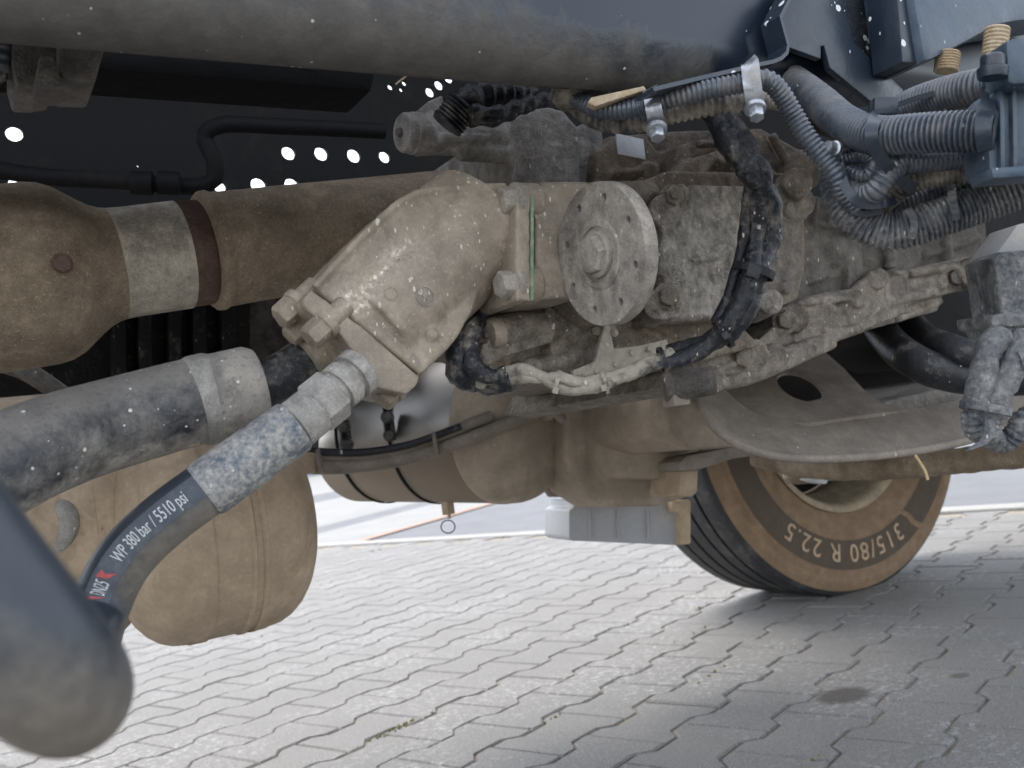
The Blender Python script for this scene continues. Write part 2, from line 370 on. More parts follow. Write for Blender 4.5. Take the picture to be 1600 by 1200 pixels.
def sheet(name, pts, mat):
    bm = bm_new(); bm.faces.new([bm.verts.new(q) for q in pts]); o = link(name, finish(bm, name, mat, smooth=False)); o['kind'] = 'structure'; return o
S = 300.0
sheet('ground', [Vector((-S, -S, -.055)), Vector((S, -S, -.055)), Vector((S, S, -.055)), Vector((-S, S, -.055))], M_ASPHALT)
pave = sheet('pavement', [uvp(-8, -9, -.0050), uvp(-8, 9, -.0050), uvp(U_EDGE, 9, -.0050), uvp(U_EDGE, -9, -.0050)], M_BED)
# one paver: I-shaped interlocking concrete block, chamfered
def paver_verts():
    hw, am, hl, fl, di = PW / 2, .0122, PL / 2, .0385, .0245
    gp = .0027
    gy = .0014
    half = [(hw + am - gp, -hl + gy), (hw + am - gp, -hl + fl), (hw - am - gp, -hl + fl + di), (hw - am - gp, hl - fl - di), (hw + am - gp, hl - fl), (hw + am - gp, hl - gy)]
    return half + [(-x, -y) for x, y in half]
OUT = paver_verts()
def paver_mesh(name, jitter):
    bm = bm_new(); rings = []
    for inset, z in ((0.0, -.04), (0.0, -.0038), (.0036, 0.0)):
        ring = []
        for i, (x, y) in enumerate(OUT):
            sx = 1 if x > 0 else -1; sy = 1 if y > 0 else -1
            jx = random.uniform(-1, 1) * jitter; jy = random.uniform(-1, 1) * jitter
            corner = i in (0, 5, 6, 11)
            ring.append(bm.verts.new(Vector((x - sx * inset + jx, y - (sy * inset if corner else 0) + jy, z))))
        rings.append(ring)
    n_ = len(OUT)
    for a_, b_ in zip(rings, rings[1:]):
        for i in range(n_): bm.faces.new((a_[i], a_[(i + 1) % n_], b_[(i + 1) % n_], b_[i]))
    bm.faces.new(rings[-1])
    bmesh.ops.recalc_face_normals(bm, faces=bm.faces[:])
    me = bpy.data.meshes.new(name); bm.to_mesh(me); bm.free(); me.materials.append(M_PAVER); return me
PM = [paver_mesh('paver', .0007) for _ in range(8)]
spots = []
for k in range(-46, 40):
    v = PW * (k - .5) - .0122
    for i in range(-34, 16):
        u = PL * (i + .5 * (k % 2)) - .0375 + PL / 2
        if u + PL / 2 > U_EDGE + .1: continue
        c = uvp(u, v); rel = c - CAM; d = rel.dot(FW)
        if d > .2:
            sx = 800 + F_PX * rel.dot(RT) / d; sy = 600 - F_PX * rel.dot(UP) / d
            vis = -60 < sx < 1660 and sy < 1260
        else: vis = False; sx = sy = 0
        if vis and sx < 215 and sy < 1190: vis = False            # behind the hose
        if vis and (sx < 500 and sy < 1000 - (sx - 200) * .5): vis = False
        if vis and 1080 < sx < 1440 and sy < 880: vis = False      # behind the wheel
        spots.append((d if vis else 99, u, v, vis))
spots.sort()
SV, SF = [], []
for idx, (d, u, v, vis) in enumerate(spots):
    me = PM[random.randrange(8)]
    c = uvp(u, v, random.gauss(0, .0006))
    M = Matrix.Translation(c) @ Matrix((PV, PU, ZA)).transposed().to_4x4() @ Matrix.Rotation(random.gauss(0, .002), 4, 'X') @ Matrix.Rotation(random.gauss(0, .003), 4, 'Y') @ Matrix.Rotation(random.gauss(0, .004), 4, 'Z')
    if random.random() < .5: M = M @ Matrix.Rotation(math.pi, 4, 'Z')
    if vis and idx < 300:
        o = link('paver', me); o.parent = pave; o.matrix_local = M
    else:
        n0 = len(SV); SV += [M @ x.co for x in me.vertices]; SF += [[n0 + i for i in f.vertices] for f in me.polygons]
me = bpy.data.meshes.new('far_pavers'); me.from_pydata(SV, [], SF); me.materials.append(M_PAVER)
o = link('far_pavers', me, pave); o['kind'] = 'stuff'
# moss and grit in the joints
mossm = dirty('joint_moss', (.10, .11, .03), (.2, .18, .08), .5, .9, .95, 0, 40, stain=0)
bmM = bm_new()
for (px, py, n_) in ((1095, 985, 26), (1100, 947, 18), (612, 1142, 30), (635, 1130, 22), (850, 1128, 16), (1268, 1190, 14), (1120, 1048, 10), (590, 860, 22)):
    c0 = PZ(px, py)
    for _ in range(n_):
        s = random.gauss(0, .035); c = c0 + PU * s + PV * random.gauss(0, .004) + Vector((0, 0, random.uniform(-.005, .002)))
        r = random.uniform(.0015, .004)
        bmesh.ops.create_icosphere(bmM, subdivisions=1, radius=r, matrix=Matrix.Translation(c))
o = link('joint_moss', finish(bmM, 'joint_moss', mossm)); o['kind'] = 'stuff'
# kerb strip, road side and the yard beyond
bm = bm_new()
for i in range(-9, 10):
    prism(bm, [uvp(U_EDGE + .01, i - .497, -.06), uvp(U_EDGE + .01, i + .497, -.06), uvp(U_EDGE + .14, i + .497, -.06), uvp(U_EDGE + .14, i - .497, -.06)], Vector((0, 0, .068)))
o = link('kerb', finish(bm, 'kerb', M_KERB, smooth=False, bevel=.006)); o['kind'] = 'structure'
KA = R0 * -1.3 + D0 * 6.4; KD = (R0 * .41 + D0 * .91).normalized(); KN = (R0 * -.91 + D0 * .41).normalized()
def kq(s, t, z): return KA + KD * s + KN * t + Vector((0, 0, z))
def band(name, t0, t1, z, mat): return sheet(name, [kq(-1.2, t0, z), kq(120, t0, z), kq(120, t1, z), kq(-1.2, t1, z)], mat)
band('path', 0.0, .10, -.045, M_REDK); band('forecourt_ground', .10, 1.05, -.047, M_CONCRETE); band('road', 1.05, 1.5, -.049, M_ASPHALT)
band('yard_ground', 1.5, 4.6, -.047, M_CONCRETE); band('road', 4.6, 6.4, -.049, M_ASPHALT); band('yard_ground', 6.4, 40, -.047, M_CONCRETE)
# white hall beyond the yard
M_HALL = dirty('white_hall_cladding', (.5, .51, .52), (.42, .42, .41), .2, .5, .8, 0, .6, stain=0, bump=.05, fine=.1)
M_HALLB = dirty('blue_grey_hall_base', (.28, .33, .38), (.3, .33, .36), .2, .5, .8, 0, .6, stain=0, bump=.05, fine=.1)
h0 = R0 * -26 + D0 * 42; hall = thing('industrial_hall', 'long low white clad hall across the yard, seen in the gap behind the tanks', 'building', h0)
hx = (R0 * .97 - D0 * .1).normalized(); hy = Vector((-hx.y, hx.x, 0))
bm = bm_new(); box(bm, h0 + hx * 12 + Vector((0, 0, 3.4)) + hy * 6, hx, hy, ZA, 26, 6, 3.4); part(hall, 'wall', bm, M_HALL, smooth=False)
bm = bm_new(); box(bm, h0 + hx * 12 + Vector((0, 0, .45)) - hy * .03, hx, hy, ZA, 26.02, .06, .5); part(hall, 'base_band', bm, M_HALLB, smooth=False)
bm = bm_new(); box(bm, h0 + hx * 12 + Vector((0, 0, 6.95)) + hy * 6, hx, hy, ZA, 26.3, 6.3, .15); part(hall, 'roof', bm, M_HALLB, smooth=False)
for i in range(9):
    bm = bm_new(); box(bm, h0 + hx * (-11 + i * 5.6) + Vector((0, 0, 2.2)) - hy * .04, hx, hy, ZA, 1.7, .05, 1.3); part(hall, 'roller_door', bm, M_HALLB, smooth=False)

# =================================================================== the chassis
RAIL_Y, FLW = .53, .022
ra = PY(0, 49, RAIL_Y + FLW); rb = PY(860, 124, RAIL_Y + FLW); rdir = (rb - ra).normalized(); ra = ra - YA * FLW
print('rail z', ra, rb)
# rail paint: clean blue black above, a ragged coat of grey dust along the lower edge
M_RAIL, n, b = new_mat('dust_edged_rail_paint'); g = G(n); p = g.pos(); sx = g.sep(p)
zl = g.math('SUBTRACT', sx[2], g.math('ADD', g.math('MULTIPLY', sx[0], rdir.z / rdir.x), ra.z - ra.x * rdir.z / rdir.x))
nz = g.noise(p, 26, 5, .6, .3)
# the dust reaches higher towards the rear, where the wheels throw it
lim = g.ramp(sx[0], .30, .62, .036, -.004)
hgt = g.math('SUBTRACT', zl, g.math('ADD', lim, g.math('MULTIPLY', g.math('SUBTRACT', nz, .5), .075)))
k = g.ramp(hgt, -.012, .016, 1, 0)
dcol = g.mix(g.ramp(g.noise(p, 40, 6, .7), .3, .7), (.068, .062, .056), (.12, .11, .099))
dcol = g.mix(g.ramp(g.noise(g.mapping(p, (9, 9, 3), (0, .5, 0)), 5, 4, .6), .5, .8, 0, .4), dcol, (.06, .056, .052))
pcol = g.mix(g.ramp(g.noise(p, 14, 6), .4, .7, 0, .5), (.007, .013, .024), (.014, .023, .038))
col = g.mix(k, pcol, dcol)
sm = g.math('MAXIMUM', specks(g, p, 70, .12, .14, edge=nz), specks(g, p, 170, .18, .16, edge=nz)); col = g.mix(sm, col, (.5, .48, .45))
n.links.new(col, b.inputs['Base Color']); g.set(b.inputs['Roughness'], g.ramp(k, 0, 1, .3, .95)); b.inputs['Specular IOR Level'].default_value = .45
n.links.new(g.bump(g.math('MULTIPLY', k, g.math('ADD', g.math('MULTIPLY', nz, 1.2), g.math('ADD', g.noise(p, 120, 3, .7), .6))), .4, .002), b.inputs['Normal'])
rail = thing('chassis_rail', 'blue-black steel chassis rail along the top, its lower edge coated in grey dust', 'chassis rail', ra)
bm = bm_new(); a0 = ra - rdir * 1.6; ln = 4.2
RR = .034; arc = [a0 + YA * (RR - RR * math.cos(t * math.pi / 20)) + ZA * (RR - RR * math.sin(t * math.pi / 20)) for t in range(11)]
prism(bm, [a0 + ZA * .27 + YA * .009, a0 + ZA * .27] + arc + [arc[-1] + ZA * .009] + [a0 + YA * (RR - (RR - .009) * math.cos(t * math.pi / 20)) + ZA * (RR - (RR - .009) * math.sin(t * math.pi / 20)) for t in range(9, 0, -1)] , rdir * ln)
part(rail, 'web', bm, M_RAIL, angle=40)
bm = bm_new(); q = a0 + YA * .036 + ZA * .012
prism(bm, [q, q + ZA * .009, q + ZA * .009 + YA * .03, q + YA * .03], rdir * ln)
part(rail, 'lower_flange', bm, M_RAIL, bevel=.002)
bm = bm_new(); q = a0 + ZA * .26 + YA * .0105
prism(bm, [q, q + ZA * .009, q + ZA * .009 + YA * .075, q + YA * .075], rdir * ln)
part(rail, 'upper_flange', bm, M_RAIL, bevel=.002)

# inner beam between the rails
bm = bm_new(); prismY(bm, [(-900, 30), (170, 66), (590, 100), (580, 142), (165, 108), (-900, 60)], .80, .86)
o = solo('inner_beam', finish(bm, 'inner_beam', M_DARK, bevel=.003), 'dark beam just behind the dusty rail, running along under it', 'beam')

# far rail with punched holes: real openings
FR_Y = 1.37
holes = [(22, 210, 12), (28, 288, 13), (450, 240, 10.5), (501, 241, 10.5), (552, 244, 10.5), (600, 246, 9), (343, 293, 9), (403, 290, 11.5), (455, 290, 11),
         (609, 137, 4.5), (631, 131, 4), (626, 141, 3.5), (671, 145, 7.5), (685, 134, 7.5), (700, 123, 7.5), (713, 111, 6), (215, 260, 2), (100, 278, 2.5), (770, 232, 9), (-120, 205, 12), (-210, 280, 12)]
c = bpy.data.curves.new('far', 'CURVE'); c.dimensions = '2D'; c.fill_mode = 'BOTH'; c.extrude = .004
def spl(pts):
    s = c.splines.new('POLY'); s.points.add(len(pts) - 1); s.use_cyclic_u = True
    for i, (x, y) in enumerate(pts): s.points[i].co = (x, y, 0, 1)
zb = PY(400, 420, FR_Y).z
spl([(-4, zb), (5, zb), (5, 1.34), (-4, 1.34)])
for hx_, hy_, r in holes:
    q = PY(hx_, hy_, FR_Y); rr = r * mpp(q) * 1.05
    spl([(q.x + rr * math.cos(2 * math.pi * i / 20), q.z + rr * math.sin(2 * math.pi * i / 20)) for i in range(20)])
to = bpy.data.objects.new('t', c); COL.objects.link(to)
me = bpy.data.meshes.new_from_object(to.evaluated_get(bpy.context.evaluated_depsgraph_get())); bpy.data.objects.remove(to)
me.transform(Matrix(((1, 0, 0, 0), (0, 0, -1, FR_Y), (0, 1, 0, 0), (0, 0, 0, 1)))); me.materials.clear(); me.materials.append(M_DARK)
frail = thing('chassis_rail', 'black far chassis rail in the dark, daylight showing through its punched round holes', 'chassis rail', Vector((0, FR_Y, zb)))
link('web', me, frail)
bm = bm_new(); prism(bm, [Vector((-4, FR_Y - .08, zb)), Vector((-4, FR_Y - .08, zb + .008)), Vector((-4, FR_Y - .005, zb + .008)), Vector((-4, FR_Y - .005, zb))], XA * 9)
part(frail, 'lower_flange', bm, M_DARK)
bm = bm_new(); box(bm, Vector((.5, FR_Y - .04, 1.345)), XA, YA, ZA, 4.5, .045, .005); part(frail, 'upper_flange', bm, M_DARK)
# slab added as the truck body, sized to shade the ground
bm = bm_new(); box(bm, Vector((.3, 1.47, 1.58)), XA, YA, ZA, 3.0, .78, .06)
body = solo('body_shade_slab', finish(bm, 'body_shade_slab', M_DARK, bevel=.02), 'slab added as the truck body above the chassis rails, shading the ground', 'truck body')
# dark pipes and crossmember in the gloom
def pipe(name, pix, r, mat, label, cat, seg=16, group=None):
    bm = bm_new(); q = resample(catmull(path3(pix), .01), .008)[0]; sweep(bm, q, r, seg)
    return solo(name, finish(bm, name, mat), label, cat, group)
bpipe = pipe('brake_pipe', [(-60, 255, 1.1), (60, 275, 1.1), (180, 282, 1.12), (320, 290, 1.15), (335, 250, 1.15), (318, 215, 1.15), (345, 195, 1.15), (430, 197, 1.18), (600, 205, 1.24)], .010, M_DARK, 'dark bent brake pipe in the gloom above the shaft', 'pipe')
for px_ in (222, 264):
    bm = bm_new(); q = P(px_, 286, 1.125); t = (P(px_ + 20, 287, 1.128) - q).normalized(); lathe(bm, q - t * .012, t, [(0, .014), (.024, .014)], 12); part(bpipe, 'coupling', bm, M_DARK)
bm = bm_new(); cyl(bm, P(618, 132, 1.2), P(660, 99, 1.2), .0012, .0012, 8)
solo('wire', finish(bm, 'wire', M_STUD), 'thin pale wire catching light under the rail', 'wire')
# =================================================================== the wheel
WB = PZ(1374, 922); WR = .522
WYI = WB.y + .028                       # inner face of the tyre
WC = Vector((WB.x, WYI + .157, .512))
print('wheel', WC)
wheel = thing('front_wheel', 'front truck wheel with brown dusty tyre sidewall standing on the pavers', 'wheel', Vector((WC.x, WC.y, 0)))
M_TREAD = dirty('tyre_tread_rubber', (.028, .028, .03), (.10, .095, .09), .35, .7, .95, 0, 12, stain=0, bump=.3, fine=.4)
M_SIDE = dirty('brown_dusted_sidewall', (.175, .113, .068), (.265, .177, .108), .6, .8, .95, 0, 5, speck=.03, speck_col=(.36, .27, .18), stain=.2, stain_col=(.17, .115, .075), bump=.2, contrast=.5, fine=.6)
M_SIDEB = dirty('dark_sidewall_band', (.075, .054, .038), (.11, .079, .053), .45, .75, .9, 0, 6, stain=.1, bump=.25, contrast=.5, fine=.6)
M_RIM = dirty('dusty_rim_steel', (.27, .215, .15), (.40, .315, .215), .6, .6, .9, .1, 8, stain=.3, bump=.25)
def wl(prof, seg=128):
    bm = bm_new(); lathe(bm, WC, YA, prof, seg, hint=ZA, capped=False); return bm
def side(prof_side=-1): pass
SWP = [(-.142, .508), (-.149, .492), (-.1525, .478), (-.1515, .474), (-.1555, .462), (-.1575, .44), (-.157, .40), (-.1535, .37), (-.155, .366), (-.151, .352), (-.146, .333), (-.141, .322), (-.138, .312), (-.128, .298)]
def side_y(r):
    for (y0, r0), (y1, r1) in zip(SWP, SWP[1:]):
        if r1 <= r <= r0: return y0 + (y1 - y0) * (r0 - r) / (r0 - r1)
    return -.15
groove = []
tr = [(-.142, .508), (-.134, .5185), (-.125, WR)]
for gy in (-.078, -.027, .027, .078): tr += [(gy - .006, WR + .001), (gy - .0045, WR - .014), (gy + .0045, WR - .014), (gy + .006, WR + .001)]
tr += [(.125, WR), (.134, .5185), (.142, .508)]
part(wheel, 'tread', wl(tr), M_TREAD, angle=30)
part(wheel, 'sidewall', wl(SWP), M_SIDE, angle=50)
part(wheel, 'sidewall', wl([(-y, r) for y, r in SWP]), M_SIDE, angle=50)
rim = part(wheel, 'rim', wl([(-.128, .300), (-.138, .302), (-.1405, .296), (-.137, .286), (-.124, .279), (-.100, .274), (-.05, .268), (-.02, .255), (.05, .252), (.10, .262), (.13, .290), (.139, .30), (.128, .302)]), M_RIM, angle=50)
part(wheel, 'wheel_disc', wl([(.04, .252), (.06, .20), (.07, .13), (.07, .02)], 64), M_DARK, angle=60)
part(wheel, 'brake_drum', wl([(.05, .215), (-.05, .225), (-.085, .222), (-.09, .20), (-.085, .10), (-.085, .01)], 64), M_DARK, angle=40)
def on_side(ang, r, lift): return WC + Vector((math.cos(ang) * r, side_y(r) - lift, math.sin(ang) * r))
def sector(a0, a1, r0, r1, lift, na, nr=6, slant=0.0):
    bm = bm_new(); gr = []
    for i in range(na + 1):
        row = []
        for j in range(nr + 1):
            t = j / nr; a = a0 + (a1 - a0) * i / na; e = slant * (t if t < .35 else (.35 if t < .6 else t - .25))
            row.append(bm.verts.new(on_side(a + e, r0 + (r1 - r0) * t, lift)))
        gr.append(row)
    for i in range(na):
        for j in range(nr): bm.faces.new((gr[i][j], gr[i][j + 1], gr[i + 1][j + 1], gr[i + 1][j]))
    return bm
DEG = math.radians
A_GAP = DEG(-62)
part(wheel, 'sidewall_band', sector(DEG(-188), A_GAP - DEG(1.3), .375, .452, .0012, 80, 8, .10), M_SIDEB, angle=180)
part(wheel, 'sidewall_band', sector(A_GAP + DEG(1.3), DEG(40), .375, .452, .0012, 60, 8, .10), M_SIDEB, angle=180)
def ring_text(s, size, r, a_start, lift, mat, spacing=1.0, parent=wheel):
    me = textmesh(s, size, spacing=spacing, extrude=.0004); bm = subdiv_text(me, .006); bpy.data.meshes.remove(me)
    for v in bm.verts:
        ang = a_start - v.co.x / r; rr = r + v.co.y
        v.co = on_side(ang, rr, lift + v.co.z)
    bm.verts.index_update(); seen = set()
    for v0 in bm.verts:                                        # one part for each raised letter
        if v0.index in seen: continue
        st, isl = [v0], []
        seen.add(v0.index)
        while st:
            v = st.pop(); isl.append(v)
            for e in v.link_edges:
                o_ = e.other_vert(v)
                if o_.index not in seen: seen.add(o_.index); st.append(o_)
        ids = {v.index: i for i, v in enumerate(isl)}
        fs = {f for v in isl for f in v.link_faces}
        me = bpy.data.meshes.new('letter'); me.from_pydata([v.co.copy() for v in isl], [], [[ids[v.index] for v in f.verts] for f in fs]); me.materials.append(mat); link('letter', me, parent)
    bm.free()
M_LETTER = dirty('dusted_raised_lettering', (.42, .29, .18), (.5, .36, .235), .6, .8, .95, 0, 20, stain=0, bump=.1, fine=.3)
ring_text('315/80 R 22.5', .067, .386, DEG(-67), .0026, M_LETTER, 1.16)
for r_, h_ in ((.4665, .0016), (.4715, .0012), (.462, .001), (.348, .0016), (.338, .001)):
    bm = bm_new(); seg_ = 128; rr_ = [[bm.verts.new(on_side(2 * math.pi * i / seg_, r_ + dr, l_)) for i in range(seg_)] for dr, l_ in ((-.0016, -.0005), (0, h_), (.0016, -.0005))]
    for a_, b_ in zip(rr_, rr_[1:]):
        for i in range(seg_): bm.faces.new((a_[i], a_[(i + 1) % seg_], b_[(i + 1) % seg_], b_[i]))
    part(wheel, 'sidewall_ring', bm, M_SIDE, angle=180)
# hub, axle end
bm = bm_new(); lathe(bm, WC + YA * -.18, YA, [(0, .05), (.02, .075), (.08, .085), (.12, .11)], 32); part(wheel, 'hub', bm, M_BRACKET)
# =================================================================== propeller shaft
sa, sb = PY(-100, 451, .95), PY(640, 350, .95); sdir = (sb - sa).normalized()
def shaft_at(px):
    lo, hi = -0.2, (sb - sa).length + .3
    for _ in range(40):
        m = (lo + hi) / 2; q = sa + sdir * m; rel = q - CAM
        if 800 + F_PX * rel.dot(RT) / rel.dot(FW) < px: lo = m
        else: hi = m
    return lo
def shaft_prof(l): return [(shaft_at(x), r * mpp(sa + sdir * shaft_at(x)) * .985) for x, r in l]
shaft = thing('propeller_shaft', 'brown dusty propeller shaft with bulging joint cover running into the gearbox', 'propeller shaft', sa)
bm = bm_new(); lathe(bm, sa, sdir, shaft_prof([(-220, 152), (-40, 147), (30, 146), (62, 145), (84, 141), (104, 132), (122, 119), (138, 107), (154, 97), (168, 91), (178, 89)]), 72); yoke = part(shaft, 'joint_cover', bm, M_SHAFT, angle=60)
bm = bm_new(); lathe(bm, sa, sdir, shaft_prof([(176, 88.5), (200, 87), (283, 85.5), (284, 83)]), 72); part(shaft, 'tube', bm, M_TUBE, angle=60)
bm = bm_new(); lathe(bm, sa, sdir, shaft_prof([(282, 84), (312, 83.5), (318, 82), (322, 78)]), 72); part(shaft, 'rusty_band', bm, M_RUST, angle=60)
bm = bm_new(); lathe(bm, sa, sdir, shaft_prof([(318, 82), (321, 90), (326, 94.5), (334, 95), (339, 92), (343, 91), (390, 88.5), (440, 87), (600, 80), (700, 76)]), 72); part(shaft, 'sleeve', bm, M_SHAFT, angle=60)
bm = bm_new(); q = PY(75, 415, .95); nrm = (CAM - q); nrm = (nrm - sdir * nrm.dot(sdir)).normalized(); base = q + nrm * (shaft_prof([(75, 143)])[0][1] * .985)
hexbolt(bm, base, nrm, 15 * mpp(base), .008, 1.15); part(shaft, 'bolt', bm, M_RUST, angle=30)

# =================================================================== bent-axis hydraulic pump
PA, PB = PY(733, 360, .71), PY(572, 517, .71); pax = (PB - PA).normalized()
pump = thing('hydraulic_pump', 'bent-axis hydraulic pump, dusty cast housing angled down beside the gearbox', 'hydraulic pump', PB)
bm = bm_new(); pr = .052
cyl(bm, PA - pax * .012, PB, pr * 1.04, pr * .96, 64)
prismY(bm, [(489, 449), (560, 374), (612, 325), (638, 308), (668, 298), (790, 290), (825, 288), (825, 350), (782, 352), (766, 332), (752, 345), (770, 412), (758, 425), (742, 480), (716, 528), (700, 547), (658, 586)], .668, .724)
prismY(bm, [(640, 300), (825, 287), (825, 470), (800, 470), (776, 446), (740, 440)], .690, .76)
# raised rim along the upper left edge of the casting
q = resample(catmull([PY(490, 449, .668), PY(560, 374, .668), PY(612, 325, .668), PY(638, 308, .668), PY(668, 298, .668), PY(790, 290, .668)], .004), .004)[0]
sweep(bm, q, .0030, 10)
# bosses
for (x, y, r, yy) in ((612, 460, 10, .664), (790, 384, 9, .666), (678, 522, 9, .666)):
    c_ = PY(x, y, yy); cyl(bm, c_ - YA * .002, c_ + YA * .02, r * mpp(c_), seg=24)
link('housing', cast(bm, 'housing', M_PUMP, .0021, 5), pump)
# mounting flange towards the gearbox, with two bolt lugs
bm = bm_new()
prismY(bm, [(807, 287), (829, 286), (829, 470), (807, 470)], .646, .80)
for y_ in (316, 446):
    c_ = PY(806, y_, .664); cyl(bm, c_ - XA * .003, c_ + XA * .02, .016, seg=32)
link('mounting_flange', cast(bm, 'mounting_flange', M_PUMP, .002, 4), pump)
bm = bm_new(); prismY(bm, [(829.6, 306), (834, 306), (833.6, 468), (829, 470)], .6465, .80); part(pump, 'gasket', bm, M_GREENG)
for y_ in (316, 446):
    bm = bm_new(); c_ = PY(802, y_, .661); hexbolt(bm, c_ - YA * .004, -XA, .0118, .016, 1.25, hint=ZA); part(pump, 'bolt', bm, M_FLANGE, angle=30, bevel=.0006)
# end cover with port block
bm = bm_new()
prismY(bm, [(486, 452), (570, 514), (656, 590), (652, 602), (636, 616), (577, 604), (556, 556), (532, 522), (478, 484), (471, 470)], .664, .732)
cyl(bm, PB + pax * .004 + YA * .012, PB + pax * .018 + YA * .012, pr * .88, seg=64)
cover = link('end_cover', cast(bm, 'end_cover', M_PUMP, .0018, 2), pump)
for x, y, yy, r, h in ((452, 484, .690, .0088, .015), (498, 516, .668, .0088, .015), (466, 514, .705, .0078, .014), (606, 614, .69, .0095, .012)):
    bm = bm_new(); c_ = PY(x, y, yy) + pax * .006; r *= 1.15; hexbolt(bm, c_ - pax * h, pax, r, h * 1.3, 1.1); cyl(bm, c_ - pax * .035, c_, r * .8, seg=16)
    part(pump, 'bolt', bm, M_PUMP, angle=30, bevel=.0006)
# cast marks: round maker's mark, dials and raised figures near the joint, all laid on the casting
from mathutils.bvhtree import BVHTree
def bvh_of(o):
    me = o.data; return BVHTree.FromPolygons([v.co.copy() for v in me.vertices], [tuple(f.vertices) for f in me.polygons])
def surf(px, py, bvh, rot=0.0):
    """frame on a casting where the photograph shows (px, py); rot turns it in the picture"""
    hit = bvh.ray_cast(CAM, ray(px, py).normalized()); c_, nn = hit[0], hit[1]
    if nn.dot(CAM - c_) < 0: nn = -nn
    a_ = RT * math.cos(rot) + UP * math.sin(rot); a_ = (a_ - nn * a_.dot(nn)).normalized(); b_ = nn.cross(a_)
    def f(x, y, lift=0.0):
        q = c_ + a_ * x + b_ * y; h = bvh.ray_cast(q + nn * .02, -nn, .05)
        return (h[0] if h[0] else q) + nn * lift
    return f
pump_housing = [o for o in pump.children if o.name.startswith('housing')][0]
HB = bvh_of(pump_housing)
def ring_mark(bm, f, r0, r1, h, seg=40):
    ra_ = [[bm.verts.new(f(rr * math.cos(2 * math.pi * i / seg), rr * math.sin(2 * math.pi * i / seg), hh)) for i in range(seg)] for rr, hh in ((r0, -.0006), (r0, h), (r1, h), (r1, -.0006))]
    for a_, b_ in zip(ra_, ra_[1:]):
        for i in range(seg): bm.faces.new((a_[i], a_[(i + 1) % seg], b_[(i + 1) % seg], b_[i]))
bm = bm_new(); f = surf(664, 463, HB)
ring_mark(bm, f, .0068, .0076, .0009)
for i in range(26):                                            # raised strokes round the mark and a star inside it
    a_ = 2 * math.pi * i / 26; rr = .0056 if i % 2 else .0062
    pts = [f(math.cos(a_ + da) * r_, math.sin(a_ + da) * r_, .0009) for da, r_ in ((-.07, .0048), (.07, .0048), (.07, rr + .0002), (-.07, rr + .0002))]
    if i % 3: bm.faces.new([bm.verts.new(p_) for p_ in pts])
star = [f(math.cos(math.pi / 2 + i * math.pi / 5) * (.0038 if i % 2 == 0 else .0016), math.sin(math.pi / 2 + i * math.pi / 5) * (.0038 if i % 2 == 0 else .0016), .0009) for i in range(10)]
bm.faces.new([bm.verts.new(p_) for p_ in star])
part(pump, 'cast_emblem', bm, M_FLANGE, smooth=False)
for (x, y) in ((611, 459), (675, 523), (788, 384)):
    bm = bm_new(); ring_mark(bm, surf(x, y, HB), .0047, .0053, .0007); part(pump, 'cast_dial', bm, M_PUMP, smooth=False)
def flat_text(s, size, px, py, rot, bvh, lift, name, mat, parent, spacing=1.05):
    me = textmesh(s, size, spacing=spacing); bm = subdiv_text(me, .003); bpy.data.meshes.remove(me); f_ = surf(px, py, bvh, rot)
    for v in bm.verts: v.co = f_(v.co.x, v.co.y, lift)
    return part(parent, name, bm, mat, smooth=False)
rot_t = math.radians(140)                                      # the figures stand on their heads, along the cover joint
flat_text('MOIIOH', .0075, 640, 546, rot_t, HB, .0008, 'cast_figures', M_FLANGE, pump)
flat_text('KG', .0075, 660, 566, rot_t, HB, .0008, 'cast_figures', M_FLANGE, pump)

# =================================================================== pressure hose
def ferr(bm, a, b, prof, seg=40):
    d = b - a; lathe(bm, a, d, [(t * d.length, r) for t, r in prof], seg)
hose = thing('pressure_hose', 'black high-pressure hydraulic hose with white print, looping towards the viewer at left', 'hydraulic hose', P(105, 1073, .3))
hp = [(-420, 420, .27), (-200, 690, .255), (-45, 898, .250), (62, 1036, .252), (102, 1078, .28), (112, 1092, .35), (116, 1080, .45), (128, 1040, .55), (143, 990, .605), (160, 940, .625), (182, 893, .63), (215, 850, .635), (265, 806, .64), (312, 771, .647), (336, 754, .651)]
hpts = resample(catmull(path3(hp), .006), .005)[0]; HR = .0186
# rubber: clean black with a faded layline, tan dust along the underside
M_HOSE, n, b = new_mat('printed_hose_rubber'); g = G(n); p = g.pos(); uvs = g.sep(g.uv())
nz = g.noise(p, 55, 6, .7); nl = g.noise(p, 13, 4, .6)
around = uvs[1]
nrmz = g.sep(g.node("ShaderNodeNewGeometry").outputs['Normal'])[2]
k = g.ramp(g.math('ADD', g.math('MULTIPLY', nrmz, -1), g.math('MULTIPLY', g.math('SUBTRACT', g.noise(p, 110, 3, .8), .5), .9)), -.25, .95)
kd = g.ramp(nl, .45, .7, 0, .35)
col = g.mix(kd, (.018, .024, .033), (.045, .05, .056)); col = g.mix(k, col, g.mix(nz, (.17, .145, .118), (.27, .235, .19)))
n.links.new(col, b.inputs['Base Color']); g.set(b.inputs['Roughness'], g.ramp(k, 0, 1, .42, .95))
n.links.new(g.bump(nz, .25, .0012), b.inputs['Normal'])
bm = bm_new(); sweep(bm, hpts, HR, 40); part(hose, 'hose', bm, M_HOSE)
